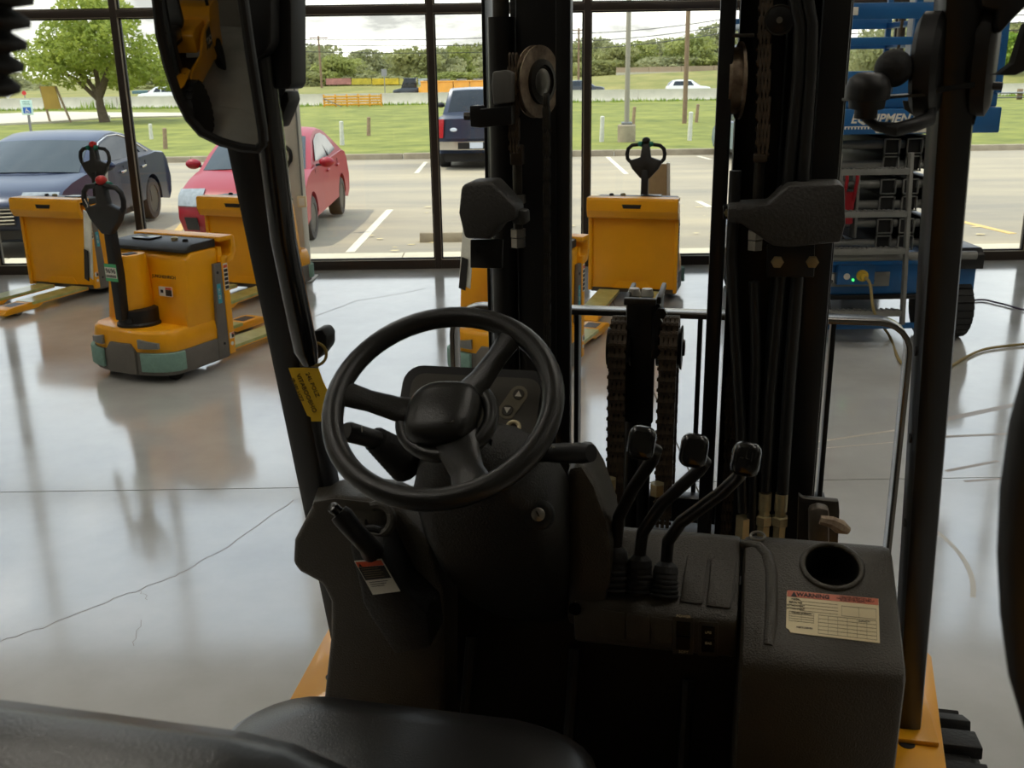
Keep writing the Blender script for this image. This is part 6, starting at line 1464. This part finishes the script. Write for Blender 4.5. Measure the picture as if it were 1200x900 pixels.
    obj('cowl_top', MB().prism([V(392, 583, 1.40) + Vector((0, 0, .002)), V(366, 590, 1.40) + Vector((0, 0, .002)), V(372, 571, 1.50), V(400, 566, 1.52), V(470, 572, 1.52), V(452, 592, 1.40) + Vector((0, 0, .002))], (0, 0, -.02)), P, t, .004)
    obj('brake_pod', MB().prism([V(x, y, 1.33) for x, y in ((408, 640), (416, 636), (446, 640), (470, 690), (500, 720), (505, 760), (462, 768), (436, 728), (424, 708), (421, 690))], (0, .08, 0)), 'black_plastic', t, .012)
    hd = [V(397, 601, 1.27), V(402, 606, 1.27), V(415, 622, 1.28), V(432, 640, 1.31), V(436, 646, 1.33)]
    ph = obj('parking_brake_handle', MB().tube(hd, [.0145, .0165, .0150, .0155, .018], 16), 'soft_black', t)
    k = V(393, 597, 1.262); obj('brake_release_button', MB().lathe([(.0085, -.006), (.0085, .006), (.007, .0085), (.002, .009)], k, (-.45, -.55, .7), 16), 'gloss_black', ph)
    obj('brake_shroud', MB().torus(V(442, 610, 1.38), (0, -.8, .5), .024, .008, 26, 8, 0, 300), P, t)
    obj('trigger_lever', MB().tube([V(430, 619, 1.32), V(440, 620, 1.32), V(446, 622, 1.32)], [.005, .006, .005], 8), 'soft_black', t)
    s0 = [V(x, y, 1.318) for x, y in ((415, 657.5), (447, 655), (469, 693), (437, 697))]
    # hanging sticker on the pod
    st = obj('brake_sticker', MB().prism(s0, (0, .0012, 0)), 'label_white', t, smooth=False)
    su = lambda a, b, o=.0004: s0[0].lerp(s0[1], a).lerp(s0[3].lerp(s0[2], a), b) + Vector((0, -o, 0))
    for nm, a0, b0, a1, b1, m in (('orange_header', .03, .03, .97, .18, 'label_orange'), ('black_field', .03, .19, .97, .57, 'ink')): obj(nm, MB().prism([su(a0, b0), su(a1, b0), su(a1, b1), su(a0, b1)], (0, -.0003, 0)), m, st, smooth=False)
    for i in range(5): obj('text_line', MB().prism([su(.10, .23 + i * .065, .0009), su(.72 + .05 * (i % 3), .23 + i * .065, .0009), su(.72 + .05 * (i % 3), .245 + i * .065, .0009), su(.10, .245 + i * .065, .0009)], (0, -.0002, 0)), 'rule_grey', st, smooth=False)
    for i in range(3): obj('text_line', MB().prism([su(.12, .63 + i * .06, .0009), su(.8 - .1 * i, .63 + i * .06, .0009), su(.8 - .1 * i, .645 + i * .06, .0009), su(.12, .645 + i * .06, .0009)], (0, -.0002, 0)), 'ink', st, smooth=False)
    obj('warning_triangle', MB().prism([su(.08, .17, .0008), su(.2, .17, .0008), su(.13, .06, .0008)], (0, -.0002, 0)), 'ink', st, smooth=False)
    # pedals
    for u0, w, z, nm in ((-.43, .10, .66, 'inching_pedal'), (-.24, .13, .66, 'brake_pedal'), (-.04, .09, .62, 'accelerator_pedal')):
        pd = obj(nm, MB().prism([(u0 - w / 2, 1.33, z), (u0 - w / 2, 1.42, z + .11), (u0 - w / 2, 1.43, z + .105), (u0 - w / 2, 1.34, z - .008)], (w, 0, 0)), 'rubber', t, .004)
        for i in range(6): obj('tread_rib', MB().bar((u0 - w * .42, 1.338 + i * .013, z + .008 + i * .016), (u0 + w * .42, 1.338 + i * .013, z + .008 + i * .016), .005, .005), 'rubber', pd)
        obj('pedal_arm', MB().tube([(u0, 1.40, z + .06), (u0, 1.50, z + .10), (u0, 1.57, z + .25)], .011, 8), 'soft_black', pd)

mat('vinyl_wheel', rgb(28, 27, 25), 0.30, bump=0.12, bscale=500)
mat('dash_grey', rgb(66, 62, 54), 0.5); mat('cover_grey', rgb(52, 50, 47), 0.5, var=.1, scale=12, bump=.3, bscale=160); mat('lift_dark', rgb(92, 90, 86), .5)
mat('console_grey', rgb(57, 52, 43), 0.40, var=.08, scale=10, bump=.3, bscale=380); mat('gloss_bar', rgb(22, 22, 22), .22, coat=.4); mat('lever_paint', rgb(28, 27, 26), .35)
mat('steel_dull', rgb(96, 88, 78), .5, .5, var=.2, scale=30); mat('rule_grey', rgb(128, 112, 84), .6)
mat('mirror', rgb(150, 148, 142), 0.02, 1.0)
CAM_L = Vector((0, 0, CAMH))
MIRROR_N = Vector((.089, -.982, -.168)); MIRROR_R = .877
def build_forklift():
    w = fk2w(FC); t = thing('forklift', 'black and yellow forklift filling the foreground, seen over its seat', 'forklift', w, -PSI)
    PIV[t.name] = tuple(FC)
    truck_body(t, -.195); build_seat(t, -.375); build_mast(t); build_front_guard(t); build_cowl(t); steering(t)
    # rear grab handle at right, ribbed hose boot at upper left
    pts = [Vector((.255, -.34, 1.80)), Vector((.25, -.1, 1.83)), Vector((.22, .25, 1.83)), V(1290, 340, .48), V(1262, 380, .5), V(1238, 430, .5), V(1218, 500, .5), V(1207, 575, .5), V(1203, 650, .5), V(1206, 720, .5), V(1215, 790, .5), V(1232, 850, .5), V(1262, 900, .48), Vector((.235, .25, 1.45)), Vector((.25, -.1, 1.38)), Vector((.258, -.38, 1.36))]
    obj('rear_grab_handle', MB().tube(pts, .0135, 14), 'soft_black', t)
    a = V(-8, -20, .5); b = V(-14, 112, .5); ax = b - a; L_ = ax.length; prof = []
    for i in range(5): prof += [(.010, L_ * (i / 5)), (.020 - .001 * i, L_ * (i + .3) / 5), (.020 - .001 * i, L_ * (i + .6) / 5), (.010, L_ * (i + .9) / 5)]
    obj('ribbed_grip', MB().lathe(prof, a, ax, 18), 'rubber', t, angle=70); obj('grip_hanger', MB().tube([a, a + Vector((0, .02, .14)), Vector((a.x, .58, 2.19))], .008, 8), 'soft_black', t)
    return t
FORK = build_forklift()

# ------------------------------------------------------------------ the neighbour that shows in the round mirror
def build_neighbour(x, y, rz):
    t = thing('neighbour_forklift', 'yellow and black forklift parked at left, reflected in the round mirror', 'forklift', (x, y, 0), rz)
    PIV[t.name] = (0, 1.0, 0)
    truck_body(t, 0.0, False); build_seat(t, 0.0)
    for s in (-1, 1):
        obj('guard_post', MB().bar((s * .45, 1.62, .76), (s * .43, 1.38, 2.18), .05, .07, (0, 1, 0)), 'black_paint', t, .01)
        obj('mast_rail', MB().bb(s * .33 - .05, s * .33 + .05, 2.1, 2.3, .15, 2.4), 'black_paint', t, .005)
    obj('dash_console', MB().prism([(-.42, 1.55, 1.16), (-.42, 1.36, 1.08), (-.42, 1.38, .75), (-.42, 1.56, .75)], (.84, 0, 0)), 'console_grey', t, .01)
    c = Vector((0, 1.2, 1.45)); obj('steering_wheel', MB().torus(c, (0, -.588, .809), .147, .0145, 36, 10), 'vinyl_wheel', t)
    obj('steering_column', MB().tube([c, c + Vector((0, .25, -.35))], .05, 14), 'black_plastic', t)
    return t
_p = fk2w((-2.50, -2.1, 0)); build_neighbour(_p.x, _p.y, -PSI)
